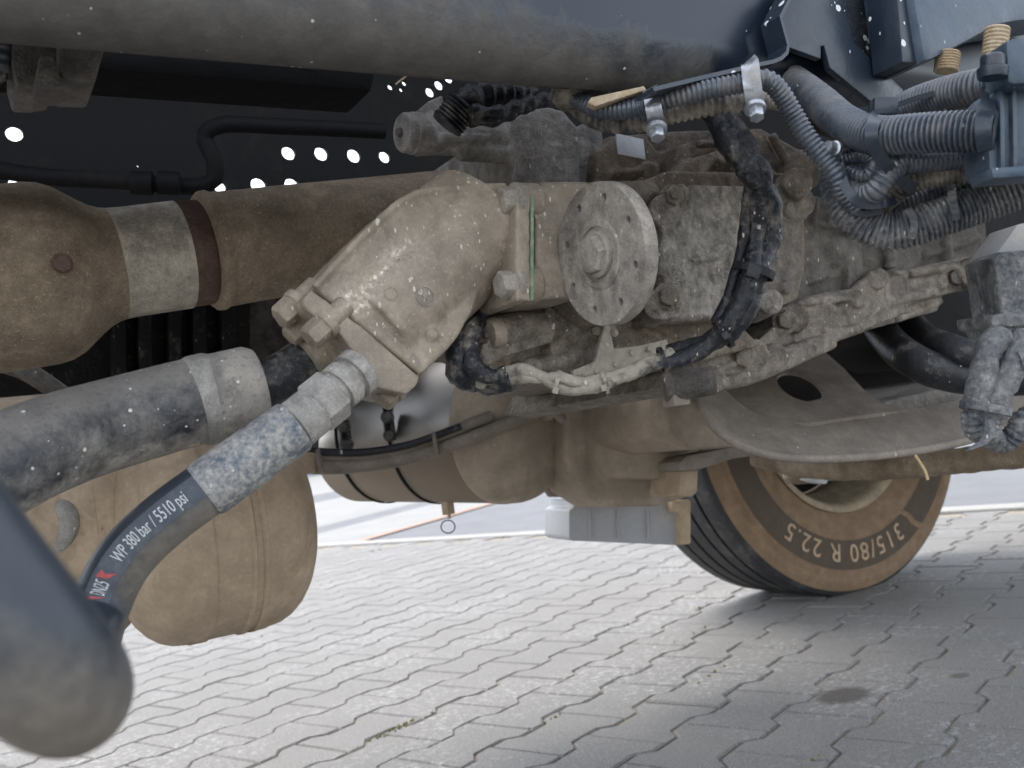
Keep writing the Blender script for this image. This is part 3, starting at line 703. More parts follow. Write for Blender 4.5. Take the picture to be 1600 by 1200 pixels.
# printed layline
def along(pts, s):
    L = 0
    for a_, b_ in zip(pts, pts[1:]):
        l = (b_ - a_).length
        if L + l >= s: return a_.lerp(b_, (s - L) / l), (b_ - a_).normalized()
        L += l
    return pts[-1], (pts[-1] - pts[-2]).normalized()
def s_of(px, py):
    best = (1e9, 0); L = 0
    for a_, b_ in zip(hpts, hpts[1:]):
        rel = a_ - CAM; d = rel.dot(FW); x = 800 + F_PX * rel.dot(RT) / d; y = 600 - F_PX * rel.dot(UP) / d
        e = (x - px) ** 2 + (y - py) ** 2
        if e < best[0] and d > .5: best = (e, L)
        L += (b_ - a_).length
    return best[1]
LAY = math.radians(14)
def onhose(s, y, lift):
    c_, t = along(hpts, s); c2, t2 = along(hpts, s + .012); c1, t1 = along(hpts, max(0, s - .012)); t = (c2 - c1).normalized()
    nrm = (CAM - c_); nrm = (nrm - t * nrm.dot(t)).normalized(); up = nrm.cross(t); a_ = y / HR + LAY
    return c_ + (nrm * math.cos(a_) + up * math.sin(a_)) * (HR + lift)
s0, s1 = s_of(150, 968), s_of(330, 757)
M_LAY = dirty('faded_layline', (.06, .07, .088), (.10, .106, .115), .4, .55, .8, 0, 40, stain=0, bump=.1, fine=.5)
bm = bm_new(); N_ = 60; rows = [[bm.verts.new(onhose(s0 + (s1 - s0) * i / N_, yy, .00025)) for yy in (-.0085, -.004, 0, .004, .0085)] for i in range(N_ + 1)]
for a_, b_ in zip(rows, rows[1:]):
    for j in range(4): bm.faces.new((a_[j], b_[j], b_[j + 1], a_[j + 1]))
part(hose, 'layline', bm, M_LAY, angle=180)
def hose_text(s, size, s_start, mat, name='print', sx=.86, w=None):
    me = textmesh(s, size); bm = subdiv_text(me, .003); bpy.data.meshes.remove(me)
    mx = max(v.co.x for v in bm.verts)
    k_ = (w / mx) if w else sx
    for v in bm.verts: v.co = onhose(s_start + v.co.x * k_, v.co.y - size * .34, .0006)
    part(hose, name, bm, mat, smooth=False)
hose_text('DN25', .0130, s_of(160, 942), M_WHITEP, w=s_of(174, 910) - s_of(160, 942))
hose_text('WP 380 bar / 5510 psi', .0125, s_of(190, 880), M_WHITEP, w=s_of(290, 785) - s_of(190, 880))
for px_, py_ in ((182, 894), (154, 957)):
    sc_ = s_of(px_, py_); bm = bm_new()
    bm.faces.new([bm.verts.new(onhose(sc_ + a_, b_, .0006)) for a_, b_ in ((-.004, .0055), (.0015, .004), (.0005, 0), (.0035, -.0055), (-.002, -.002))])
    part(hose, 'print', bm, M_REDP, smooth=False)
# crimped ferrule, nuts
fe0, fe1 = P(318, 768, .648), P(463, 664, .672)
bm = bm_new(); ferr(bm, fe0, fe1, [(0, .0186), (0, .0192), (.04, .0200), (.57, .0200), (.60, .0192), (.63, .0192), (.66, .0197), (.97, .0195), (1, .0175)]); part(hose, 'ferrule', bm, M_FIT, angle=40)
bm = bm_new(); n0, n1 = P(458, 668, .672), P(492, 640, .682); ferr(bm, n0, n1, [(0, .0165), (.05, .0178), (.95, .0178), (1, .0165)], 24); part(hose, 'hex_collar', bm, M_FITG, angle=25, bevel=.001)
bm = bm_new(); n0, n1 = P(490, 641, .684), P(524, 613, .693); ferr(bm, n0, n1, [(0, .0182), (.06, .0198), (.94, .0198), (1, .0182)], 6); part(hose, 'union_nut', bm, M_FITG, angle=25, bevel=.001)
bm = bm_new(); ferr(bm, P(516, 618, .692), P(562, 578, .71), [(0, .0145), (.2, .0145), (.21, .0172), (.55, .0172), (.56, .015), (.7, .015), (.71, .018), (1, .018)]); part(hose, 'port_adapter', bm, M_FITG, angle=40)

# =================================================================== suction hose
suc = thing('suction_hose', 'thick dusty black suction hose with a flat clamp band, ending below the pump', 'hose', P(20, 718, .62))
sp = [(-330, 930, .50), (-120, 798, .57), (20, 720, .62), (95, 688, .65), (160, 667, .68), (285, 632, .715), (350, 617, .728), (404, 604, .74)]
spts, SUCL = resample(catmull(path3(sp), .006), .006)
M_SUC, n, b = new_mat('dust_coated_suction_rubber'); g = G(n); p = g.pos(); uvs = g.sep(g.uv())
nz = g.noise(p, 46, 7, .72); nl = g.noise(p, 11, 5, .65); nf = g.noise(p, 300, 2, .6)
nv = g.sep(g.node("ShaderNodeNewGeometry").outputs['Normal'])
top = g.ramp(g.math('ADD', nv[2], g.math('MULTIPLY', g.math('SUBTRACT', g.noise(p, 120, 3, .8), .5), .9)), .05, .55)
# road dust thins out towards the front loop of the hose
keep = g.ramp(g.math('ADD', uvs[0], g.math('MULTIPLY', g.math('SUBTRACT', nl, .5), .12)), .26, .36)
bot = g.ramp(g.math('ADD', g.math('MULTIPLY', nv[2], -1), g.math('MULTIPLY', g.math('SUBTRACT', nz, .5), 1.2)), .45, .85)
ov = g.ramp(g.math('ADD', g.math('MULTIPLY', nl, .5), g.math('MULTIPLY', nz, .5)), .44, .62, 0, .5)
k = g.math('MAXIMUM', g.math('MAXIMUM', g.math('MAXIMUM', g.math('MULTIPLY', top, g.ramp(keep, 0, 1, .45, 1)), bot), ov), g.ramp(g.math('ADD', uvs[0], g.math('MULTIPLY', g.math('SUBTRACT', nz, .5), .05)), SUCL - .055, SUCL - .02, 0, .9))
col = g.mix(k, (.018, .021, .027), g.mix(g.ramp(nz, .3, .7), (.24, .215, .185), (.42, .38, .325)))
col = g.mix(g.math('MULTIPLY', g.ramp(nf, .55, .7), .4), col, (.04, .04, .04))
sm = g.math('MAXIMUM', specks(g, p, 120, .22, .14, edge=nz), specks(g, p, 260, .28, .2, edge=nz)); col = g.mix(sm, col, (.58, .55, .5))
n.links.new(col, b.inputs['Base Color']); g.set(b.inputs['Roughness'], g.ramp(k, 0, 1, .45, .95))
n.links.new(g.bump(g.math('ADD', g.math('MULTIPLY', nz, .8), g.math('ADD', nf, sm)), .4, .002), b.inputs['Normal'])
SR = .0325
bm = bm_new(); sweep(bm, spts, lambda s, t: SR if s < t - .004 else SR - .003, 48); part(suc, 'hose', bm, M_SUC, angle=50)
bm = bm_new(); q = resample(catmull(path3([(302, 629, .719), (320, 624, .723), (338, 620, .726)]), .004), .003)[0]
sweep(bm, q, lambda s, t: SR + (.0018 if .0015 < s < t - .0015 else .0004), 48); part(suc, 'clamp_band', bm, M_FITG, angle=30)
bm = bm_new(); q = P(296, 692, .71); box(bm, q, (P(310, 690, .713) - q).normalized(), ZA, YA, .006, .003, .006); part(suc, 'clamp_screw', bm, M_STUD, bevel=.001)
bm = bm_new(); q = resample(catmull(path3([(395, 607, .738), (430, 594, .745), (462, 575, .755), (492, 552, .765), (520, 530, .77)]), .004), .004)[0]
sweep(bm, q, .0185, 32); part(suc, 'inner_pipe', bm, M_RUBBER, angle=60)
bm = bm_new(); ferr(bm, P(478, 560, .755), P(522, 530, .765), [(0, .0185), (.05, .021), (.95, .021), (1, .019)], 32); part(suc, 'pipe_collar', bm, M_PUMP)
# =================================================================== gearbox
gear = thing('gearbox', 'dusty cast truck gearbox filling the middle, with bolted cover and ribs', 'gearbox', PY(1150, 610, .8))
def cx(bm, px, py, yy, rpx, l0, l1, ax=XA, seg=32, taper=1.0):
    c_ = PY(px, py, yy); r = rpx * mpp(c_); lathe(bm, c_, ax, [(l0, r), (l1, r * taper)], seg)
def rib(bm, pix, yy, r):
    q = [PY(x, y, yy if not isinstance(yy, (list, tuple)) else yy[i]) for i, (x, y) in enumerate(pix)]
    sweep(bm, resample(catmull(q, .006), .005)[0], r, 8)
PARTS_G = {}
def gpart(name, mat, vox=.0023, it=3):
    PARTS_G[name] = link(name, cast(bm, name, mat, vox, it), gear)
M_CASEU = dirty('brown_dusted_alloy', (.085, .068, .052), (.31, .25, .185), .5, .5, .92, .15, 13, speck=.14, stain=.7, bump=.8, stain_col=(.045, .036, .028), contrast=.34)
M_COVER = dirty('mottled_cover_alloy', (.11, .095, .08), (.42, .375, .32), .52, .45, .9, .25, 24, speck=.2, stain=.75, bump=1.0, stain_col=(.06, .05, .04), contrast=.26)
# main casing
bm = bm_new()
prismY(bm, [(838, 288), (1000, 284), (1045, 266), (1235, 270), (1258, 300), (1258, 420), (1246, 468), (1170, 500), (1045, 505), (985, 478), (838, 468)], .735, 1.15)
cyl(bm, PY(880, 316, .70), PY(1010, 312, .745), .017, .019, 32)
q = PY(946, 397, .60); cyl(bm, q + Vector((.030, .02, 0)), q + Vector((.06, .14, 0)), .026, .050, 48)
prismY(bm, [(930, 470), (1030, 500), (1150, 500), (1190, 540), (1060, 575), (960, 560)], .755, 1.05)
for x0, y0, x1, y1, yy, r in ((940, 480, 1010, 520, .755, .006), (1000, 515, 1060, 540, .755, .006)): rib(bm, [(x0, y0), ((x0 + x1) / 2, (y0 + y1) / 2 + 1), (x1, y1)], yy, r)
for x, y, r, yy in ((940, 300, 12, .735), (1010, 500, 12, .735)): cx(bm, x, y, yy, r, -.005, .02, YA, 20)
gpart('casing', M_CASEU)
bm = bm_new(); prismY(bm, [(838, 290), (915, 287), (915, 463), (838, 468)], .654, .80); cyl(bm, PY(842, 316, .669), PY(915, 314, .669), .0165, .0165, 32)
gpart('side_block', M_PUMP, .0022, 4)
# top housing
bm = bm_new()
prismY(bm, [(920, 290), (922, 250), (952, 212), (1060, 204), (1190, 200), (1262, 240), (1262, 300)], .81, 1.15)
prismY(bm, [(930, 290), (935, 236), (960, 214), (1010, 212), (1030, 240), (1030, 290)], .7815, .85)
prismY(bm, [(1040, 290), (1075, 250), (1130, 232), (1200, 255), (1240, 300)], .77, .85)
prismY(bm, [(1040, 296), (1062, 226), (1078, 222), (1078, 296)], .775, .84)
cx(bm, 1008, 276, .80, 17, -.03, .05, Vector((.55, .83, .1)))
c_ = PY(1250, 268, .80); bmesh.ops.create_uvsphere(bm, u_segments=24, v_segments=16, radius=.026, matrix=Matrix.Translation(c_))
for x0, y0, x1, y1, yy, r in ((955, 270, 1030, 262, .78, .004), (1090, 225, 1180, 222, .80, .005), (1110, 250, 1170, 262, .77, .005), (1085, 300, 1110, 252, .768, .004), (1205, 210, 1235, 262, .80, .006)): rib(bm, [(x0, y0), ((x0 + x1) / 2, (y0 + y1) / 2 + 1), (x1, y1)], yy, r)
cx(bm, 1130, 215, .81, 14, -.005, .02, YA, 20)
gpart('top_housing', M_CASEU)
# bolted front cover
bm = bm_new()
prismY(bm, [(1036, 306), (1082, 288), (1190, 290), (1206, 330), (1198, 400), (1180, 462), (1135, 492), (1048, 498), (1036, 470)], .706, .78)
prismY(bm, [(1078, 300), (1084, 300), (1068, 488), (1062, 488)], .7035, .72)
rib(bm, [(1079, 408), (1098, 406), (1122, 402)], .7055, .0042); rib(bm, [(1118, 384), (1146, 376)], .706, .003); rib(bm, [(1136, 432), (1150, 436), (1168, 424)], .706, .003)
rib(bm, [(1040, 310), (1062, 352), (1052, 366), (1034, 388), (1032, 430)], .708, .0055)
for x, y, r in ((1034, 333, 25), (1026, 479, 25), (1198, 474, 20)):
    c_ = PY(x, y, .716); lathe(bm, c_, Vector((.45, .9, 0)), [(-.014, r * mpp(c_)), (.05, r * mpp(c_) * 1.15)], 28)
for x0, y0, x1, y1, yy, r in ((1098, 312, 1090, 345, .7065, .0022), (1128, 310, 1124, 338, .7065, .0022), (1150, 300, 1186, 302, .708, .003), (1092, 296, 1180, 294, .708, .003), (1140, 390, 1136, 432, .7065, .003), (1044, 372, 1040, 440, .7065, .0026), (1046, 498, 1130, 492, .712, .004), (1200, 330, 1190, 420, .712, .004)): rib(bm, [(x0, y0), ((x0 + x1) / 2, (y0 + y1) / 2 + 1), (x1, y1)], yy, r)
for x, y, r, yy in ((1062, 300, 12, .706), (1186, 310, 10, .706), (1160, 480, 12, .706)): cx(bm, x, y, yy, r, -.005, .02, YA, 20)
gpart('front_cover', M_COVER, .002, 3)
# stepped rim beside the cover
bm = bm_new()
prismY(bm, [(1196, 292), (1240, 280), (1262, 292), (1276, 310), (1272, 330), (1252, 348), (1248, 372), (1256, 396), (1250, 424), (1240, 430), (1243, 452), (1228, 476), (1186, 486), (1170, 470), (1196, 400)], .722, .84)
for x0, y0, x1, y1, yy, r in ((1225, 300, 1222, 380, .724, .003), (1240, 372, 1230, 420, .724, .003)): rib(bm, [(x0, y0), ((x0 + x1) / 2, (y0 + y1) / 2 + 1), (x1, y1)], yy, r)
c_ = PY(1240, 290, .716); lathe(bm, c_, Vector((.45, .9, 0)), [(-.014, 24 * mpp(c_)), (.05, 27 * mpp(c_))], 28)
for x, y, r, yy in ((1230, 330, 12, .722), (1226, 450, 11, .722)): cx(bm, x, y, yy, r, -.005, .02, YA, 20)
gpart('stepped_rim', M_CASE, .002, 3)
# bell housing
bm = bm_new()
prismY(bm, [(1240, 300), (1335, 316), (1425, 340), (1440, 400), (1430, 420), (1345, 486), (1262, 525), (1190, 545)], .80, 1.25)
prismY(bm, [(1330, 316), (1345, 318), (1350, 430), (1336, 468), (1325, 470)], .785, .9)
c_ = PY(1296, 402, .815); bmesh.ops.create_uvsphere(bm, u_segments=24, v_segments=16, radius=.03, matrix=Matrix.Translation(c_))
prismY(bm, [(1420, 330), (1470, 322), (1540, 345), (1545, 420), (1430, 440)], .86, 1.2)
rib(bm, [(1380, 345), (1392, 420)], .79, .008); rib(bm, [(1440, 345), (1420, 420)], .85, .010); rib(bm, [(1475, 345), (1480, 420)], .855, .010)
for x0, y0, x1, y1, yy, r in ((1262, 440, 1330, 420, .80, .004), (1268, 350, 1320, 356, .80, .004), (1275, 310, 1268, 350, .80, .005), (1420, 350, 1500, 345, .86, .006), (1440, 400, 1530, 372, .86, .006)): rib(bm, [(x0, y0), ((x0 + x1) / 2, (y0 + y1) / 2 + 1), (x1, y1)], yy, r)
for x, y, r, yy in ((1300, 345, 14, .80), (1385, 400, 12, .80), (1325, 440, 10, .80)): cx(bm, x, y, yy, r, -.005, .02, YA, 20)
gpart('bell_housing', M_CASED)
# sump and lower flange
bm = bm_new()
prismY(bm, [(1250, 478), (1345, 445), (1420, 425), (1420, 488), (1345, 518), (1210, 578), (1090, 612), (1046, 604), (1060, 570), (1180, 535)], .775, 1.12)
prismY(bm, [(1340, 432), (1430, 418), (1512, 400), (1538, 408), (1542, 428), (1524, 448), (1440, 470), (1350, 505)], .79, .86)
prismY(bm, [(1345, 500), (1450, 460), (1470, 462), (1466, 486), (1350, 518)], .80, .95)
rib(bm, [(1248, 474), (1300, 462), (1330, 458), (1342, 446), (1356, 436)], .778, .006); rib(bm, [(1246, 476), (1270, 470), (1326, 466)], .772, .0055)
rib(bm, [(1270, 508), (1330, 496), (1400, 470), (1460, 455)], .778, .0075); rib(bm, [(1180, 560), (1230, 548), (1290, 530), (1345, 512)], .77, .007)
rib(bm, [(1050, 590), (1110, 600), (1170, 590), (1230, 566), (1300, 535)], .772, .0085); rib(bm, [(1420, 428), (1480, 418), (1530, 408)], .785, .006)
for x, y, r, l in ((1236, 498, 24, .05), (1290, 500, 22, .04), (1170, 556, 26, .05), (1205, 560, 22, .04), (1060, 602, 24, .05), (1110, 596, 20, .04), (1514, 428, 24, .03), (1336, 470, 14, .03), (1365, 438, 17, .03)):
    cx(bm, x, y, .78, r, -.016, l, Vector((.5, .86, 0)))
for x0, y0, x1, y1, yy, r in ((1215, 520, 1300, 490, .774, .004), (1100, 560, 1160, 540, .774, .004), (1090, 585, 1150, 568, .774, .0045), (1250, 545, 1330, 510, .772, .004), (1370, 470, 1460, 445, .79, .004), (1400, 500, 1470, 470, .80, .005)): rib(bm, [(x0, y0), ((x0 + x1) / 2, (y0 + y1) / 2 + 1), (x1, y1)], yy, r)
for x, y, r, yy in ((1120, 590, 12, .772), (1275, 540, 12, .772), (1410, 470, 11, .79), (1470, 440, 12, .79)): cx(bm, x, y, yy, r, -.005, .02, YA, 20)
gpart('sump', M_CASE)
def bvh_all(objs):
    V, F_ = [], []
    for o in objs:
        n0 = len(V); V += [v.co.copy() for v in o.data.vertices]; F_ += [tuple(n0 + i for i in f.vertices) for f in o.data.polygons]
    return BVHTree.FromPolygons(V, F_)
CB = bvh_all(list(PARTS_G.values()))
AXB = Vector((-.5, -.86, 0)).normalized()
for x, y, r, h in ((1034, 333, .0098, .013), (1026, 479, .0105, .012), (1233, 498, .0115, .01), (1166, 558, .0115, .01), (1056, 604, .011, .01), (1510, 428, .011, .01), (1006, 277, .006, .006)):
    bm = bm_new(); c_ = PY(x, y, .76); hit = CB.ray_cast(c_ + AXB * .25, -AXB); q = hit[0] if hit[0] else c_
    hexbolt(bm, q - AXB * .001, AXB, r, h, 1.35); 
    if h > .012: cyl(bm, q + AXB * h * .8, q + AXB * (h + .006), r * .55, seg=16)
    part(gear, 'bolt', bm, M_CASE if x < 1400 else M_CASED, angle=30, bevel=.0006)
flat_text('S400254024 1 0', .0108, 1060, 466, math.radians(83), CB, .0014, 'cast_figures', M_FITG, gear, 1.0)
# small bare label plate on top of the casing
bm = bm_new(); c_ = PY(980, 232, .78); e1 = (PY(1007, 237, .785) - PY(953, 226, .775)).normalized(); e2 = e1.cross(-YA).normalized()
box(bm, c_ - YA * .006, e1, YA, e2, .0158 * 1.35, .0009, .0084 * 1.3); part(gear, 'label_plate', bm, M_LABEL, bevel=.0008)

# =================================================================== drive flange facing the rear
def holed_disc(center, axis, R, holes, th, seg=72):
    c = bpy.data.curves.new('hd', 'CURVE'); c.dimensions = '2D'; c.fill_mode = 'BOTH'; c.extrude = th / 2; c.bevel_depth = .0009; c.bevel_resolution = 1
    def sp(x0, y0, r, n_):
        s = c.splines.new('POLY'); s.points.add(n_ - 1); s.use_cyclic_u = True
        for i in range(n_): s.points[i].co = (x0 + r * math.cos(2 * math.pi * i / n_), y0 + r * math.sin(2 * math.pi * i / n_), 0, 1)
    sp(0, 0, R, seg)
    for x0, y0, r in holes: sp(x0, y0, r, 20)
    to = bpy.data.objects.new('t', c); COL.objects.link(to)
    me = bpy.data.meshes.new_from_object(to.evaluated_get(bpy.context.evaluated_depsgraph_get())); bpy.data.objects.remove(to)
    t, u, v = frame_of(axis, ZA); M = Matrix((u, v, t)).transposed().to_4x4(); me.transform(Matrix.Translation(center) @ M)
    me.materials.clear(); me.materials.append(M_FLANGE); me.polygons.foreach_set('use_smooth', [True] * len(me.polygons)); me.set_sharp_from_angle(angle=math.radians(30)); return me
FC = PY(946, 397, .60); FR = 110 * mpp(FC)
axF = Vector((-1, -.01, -.02)).normalized()
flange = thing('drive_flange', 'round dusty steel drive flange with eight bolt holes and hex centre', 'flange', FC)
link('disc', holed_disc(FC, axF, FR, [(FR * .80 * math.cos(math.radians(22 + 45 * i)), FR * .80 * math.sin(math.radians(22 + 45 * i)), FR * .068) for i in range(8)], .011), flange)
bm = bm_new(); lathe(bm, FC - axF * .03, axF, [(.006, FR * .6), (.02, FR * .66), (.022, FR * .60)], 48); part(flange, 'hub', bm, M_CASED)
bm = bm_new(); lathe(bm, FC, axF, [(.004, FR * .50), (.0072, FR * .50), (.0082, FR * .47), (.0082, FR * .40), (.0068, FR * .39)], 56); part(flange, 'raised_ring', bm, M_FLANGE, angle=30)
bm = bm_new(); lathe(bm, FC, axF, [(.004, FR * .33), (.0105, FR * .33), (.0118, FR * .31)], 40); part(flange, 'washer', bm, M_FLANGE, angle=30)
bm = bm_new(); lathe(bm, FC, axF, [(.008, FR * .29), (.0155, FR * .29), (.0175, FR * .25)], 6, hint=Vector((0, .5, .86))); part(flange, 'centre_nut', bm, M_FLANGE, angle=25, bevel=.0008)

# =================================================================== upper shift valve
M_VALVE = dirty('grey_dusted_valve', (.16, .148, .135), (.42, .39, .35), .55, .45, .9, .2, 15, speck=.12, stain=.5, bump=.6, stain_col=(.06, .055, .05), contrast=.3)
uv_ = thing('shift_valve', 'dark grey shift cylinder with round end cap above the pump', 'shift cylinder', PY(760, 280, .82))
bm = bm_new()
cyl(bm, PY(640, 208, .79), PY(830, 222, .80), .0185, .0185, 40)
prismY(bm, [(668, 158), (692, 148), (700, 196), (770, 205), (770, 222), (672, 228)], .785, .82)
prismY(bm, [(690, 206), (768, 208), (768, 219), (690, 220)], .765, .80)
cyl(bm, PY(722, 238, .785), PY(830, 243, .79), .0088, .0088, 24)
c_ = PY(722, 238, .785); bmesh.ops.create_uvsphere(bm, u_segments=16, v_segments=12, radius=.0086, matrix=Matrix.Translation(c_))
prismY(bm, [(795, 185), (850, 165), (880, 172), (905, 200), (908, 292), (800, 292), (806, 262)], .775, .95)
prismY(bm, [(905, 195), (925, 188), (942, 205), (945, 292), (905, 292)], .80, .95)
cyl(bm, PY(846, 240, .80), PY(846, 300, .80), .028, .030, 32)
link('body', cast(bm, 'body', M_VALVE, .0022, 3), uv_)
bm = bm_new(); c_ = PY(626, 207, .788); t = (PY(830, 222, .80) - PY(640, 208, .79)).normalized()
lathe(bm, c_, t, [(0, .0085), (.001, .0135), (.0015, .017), (.004, .0185), (.010, .0185), (.011, .0195), (.02, .0195)], 40); part(uv_, 'end_cap', bm, M_VALVE, angle=35)
bm = bm_new(); hexbolt(bm, c_, -t, .0042, .004, 1.1); part(uv_, 'cap_screw', bm, M_CASED, angle=30)
# taped connector and cables on top of it
lm = thing('sensor_loom', 'black taped connector and cables bent over the shift cylinder', 'wiring loom', P(720, 165, .86))
bm = bm_new(); q = resample(catmull(path3([(696, 196, .86), (708, 180, .86), (724, 162, .86), (748, 150, .87), (780, 146, .89), (830, 150, .93)]), .004), .004)[0]
sweep(bm, q, lambda s, t: .0135 + .0016 * math.sin(s * 420) - .07 * max(0, s - .05) , 20); part(lm, 'boot', bm, M_RUBBER)
bm = bm_new()
for k in range(7):
    q = P(698 + k * 4, 196 - k * 5, .855); lathe(bm, q, (P(724, 162, .86) - P(696, 196, .86)), [(0, .0145), (.0012, .0155), (.0024, .0145)], 24)
part(lm, 'ribbed_sleeve', bm, M_TAPE)
for dy, r in ((0, .007), (14, .005)):
    bm = bm_new(); q = resample(catmull(path3([(735, 175 + dy, .84), (775, 178 + dy * .7, .85), (815, 165 + dy * .4, .87), (860, 152, .9), (900, 140, .92)]), .004), .004)[0]
    sweep(bm, q, lambda s, t: r + .0012 * math.sin(s * 300 + dy), 12); part(lm, 'cable', bm, M_TAPE)

# =================================================================== lower shift cylinder
lv = thing('shift_cylinder', 'dusty lower shift cylinder with bolted lugs under the drive flange', 'shift cylinder', PY(840, 590, .74))
bm = bm_new()
cyl(bm, PY(766, 521, .715), PY(900, 497, .725), .0145, .016, 40)
prismY(bm, [(752, 540), (770, 528), (862, 512), (866, 534), (790, 558), (764, 574), (756, 568)], .71, .745)
prismY(bm, [(850, 492), (885, 480), (935, 500), (938, 545), (925, 572), (880, 580), (850, 592), (836, 576), (862, 548)], .725, .80)
cyl(bm, PY(868, 520, .74), PY(938, 520, .75), .026, .026, 32)
for x, y, r in ((861, 490, 14), (934, 518, 13), (832, 573, 15)):
    cx(bm, x, y, .715, r, -.004, .035, Vector((.4, .9, 0)))
cyl(bm, PY(832, 572, .72), PY(900, 560, .73), .0075, .0085, 20)
link('body', cast(bm, 'body', M_CASE, .0022, 4), lv)
bm = bm_new(); c_ = PY(760, 523, .713); t = (PY(900, 497, .725) - PY(766, 521, .715)).normalized()
lathe(bm, c_, t, [(0, .008), (.0008, .0125), (.003, .0138), (.012, .0140)], 36); part(lv, 'end_cap', bm, M_PUMP, angle=35)
bm = bm_new(); hexbolt(bm, c_, -t, .0036, .003, 1.1); part(lv, 'cap_screw', bm, M_CASED, angle=30)
for x, y in ((858, 490), (931, 518), (828, 573)):
    bm = bm_new(); c_ = PY(x, y, .7105); hexbolt(bm, c_, Vector((-.45, -.89, 0)), .0052, .006, 1.3); part(lv, 'bolt', bm, M_CASE, angle=30)
# angled bracket plate carrying the loom
bm = bm_new(); prismY(bm, [(945, 508), (952, 508), (960, 545), (1000, 540), (1042, 530), (1046, 542), (1000, 575), (905, 607), (893, 597), (897, 578), (930, 565)], .70, .705)
bp = thing('loom_bracket', 'flat bracket plate caked in dried mud below the drive flange', 'bracket', PY(950, 600, .7)); part(bp, 'plate', bm, M_TAPEM, bevel=.001)
for x, y in ((960, 520), (985, 552), (1012, 545), (930, 580), (960, 570)):
    bm = bm_new(); c_ = PY(x, y, .7); hexbolt(bm, c_, -YA, .0028, .003, 1.3); part(bp, 'rivet', bm, M_TAPEM, angle=30)

# =================================================================== black taped wiring loom down the gearbox side
loom = thing('wiring_loom', 'black taped wiring loom splashed with mud, curving down across the gearbox side', 'wiring loom', P(1110, 560, .84))
def rough_tube(parent, name, pix, r, mat, seed, amp=.14, seg=14, ell=1.0):
    rs = random.Random(seed); ph = [rs.uniform(0, 6.3) for _ in range(8)]
    bm = bm_new(); q = resample(catmull(path3(pix), .004), .0035)[0]
    sweep(bm, q, lambda s, t: r * (1 + amp * (math.sin(s * 190 + ph[0]) * .5 + math.sin(s * 420 + ph[1]) * .3 + math.sin(s * 75 + ph[2]) * .6)), seg, ell=ell)
    for v in bm.verts: v.co += Vector((math.sin(v.co.z * 900 + ph[3]), math.sin(v.co.x * 1100 + ph[4]), math.sin(v.co.x * 800 + v.co.z * 700 + ph[5]))) * r * amp * .35
    return part(parent, name, bm, mat, angle=60)
LD = .80
L1 = [(1108, 165, .80), (1128, 200, .79), (1150, 238, .785), (1174, 272, .785), (1196, 300, .80), (1204, 336, .815), (1200, 380, .82), (1186, 418, .81), (1172, 462, .81), (1150, 505, .81), (1120, 528, .82), (1075, 548, .82), (1045, 556, .82)]
L2 = [(1135, 165, .80), (1150, 200, .785), (1175, 240, .785), (1192, 270, .785), (1184, 312, .80), (1184, 350, .81), (1178, 392, .81), (1174, 420, .80), (1162, 462, .80), (1140, 500, .80), (1108, 538, .81), (1070, 558, .81), (1040, 566, .81)]
rough_tube(loom, 'tape_strand', L1, .0098, M_TAPE, 1); rough_tube(loom, 'tape_strand', L2, .0078, M_TAPE, 2)
rough_tube(loom, 'tape_strand', [(1172, 270, .79), (1166, 330, .805), (1160, 380, .81), (1150, 420, .81), (1135, 470, .81), (1118, 505, .81)], .0045, M_TAPE, 5)
L3 = [(1045, 560, .81), (1010, 575, .80), (965, 592, .795), (925, 604, .79), (890, 608, .79), (868, 600, .79), (845, 588, .79), (815, 578, .795), (790, 584, .80), (760, 598, .80), (735, 592, .80)]
L4 = [(1050, 552, .81), (1012, 566, .80), (968, 584, .795), (925, 596, .79), (895, 596, .785), (872, 588, .785), (848, 592, .79), (818, 590, .795), (790, 594, .80), (756, 586, .79), (728, 570, .79)]
rough_tube(loom, 'dusty_strand', L3, .0056, M_TAPEM, 3); rough_tube(loom, 'dusty_strand', L4, .0046, M_TAPEM, 4)
rough_tube(loom, 'tape_strand', [(800, 592, .80), (760, 600, .805), (728, 592, .80), (716, 565, .79), (722, 535, .80), (738, 508, .82), (752, 485, .84), (790, 478, .86)], .0105, M_TAPE, 6, .2)
rough_tube(loom, 'tape_strand', [(790, 586, .79), (762, 588, .79), (740, 574, .785), (730, 548, .79), (736, 520, .80), (748, 495, .82)], .008, M_TAPE, 7, .2)
rough_tube(loom, 'tape_strand', [(735, 560, .80), (712, 540, .82), (722, 515, .83), (742, 498, .85)], .008, M_TAPE, 8, .2)
def tie(parent, px, py, d, tdir, r, w=.0022, head=None, mat=None, th=.0011, ell=1.0):
    """cable tie: flat band round a bundle, with its square head"""
    c_ = P(px, py, d); t = tdir.normalized(); bm = bm_new(); t_, u, v = frame_of(t)
    N_ = 32; rows = []
    for i in range(N_):
        a_ = 2 * math.pi * i / N_; o_ = u * math.cos(a_) + v * math.sin(a_) * ell
        rows.append([bm.verts.new(c_ + o_ * rr + t * zz) for rr, zz in ((r, -w), (r + th, -w), (r + th, w), (r, w))])
    for i in range(N_):
        a_, b_ = rows[i], rows[(i + 1) % N_]
        for j in range(4): bm.faces.new((a_[j], a_[(j + 1) % 4], b_[(j + 1) % 4], b_[j]))
    tp = part(parent, 'cable_tie', bm, mat or M_COND, angle=30)
    hp = P(*head) if head else c_ + (CAM - c_).normalized() * (r + .002)
    bm = bm_new(); hd = (CAM - hp).normalized(); box(bm, hp, t, t.cross(hd).normalized(), hd, w * 1.5, w * 1.7, w * 1.2)
    link('tie_head', finish(bm, 'tie_head', mat or M_COND, bevel=.0006), tp)
def dirpx(x0, y0, x1, y1, d): return P(x1, y1, d) - P(x0, y0, d)
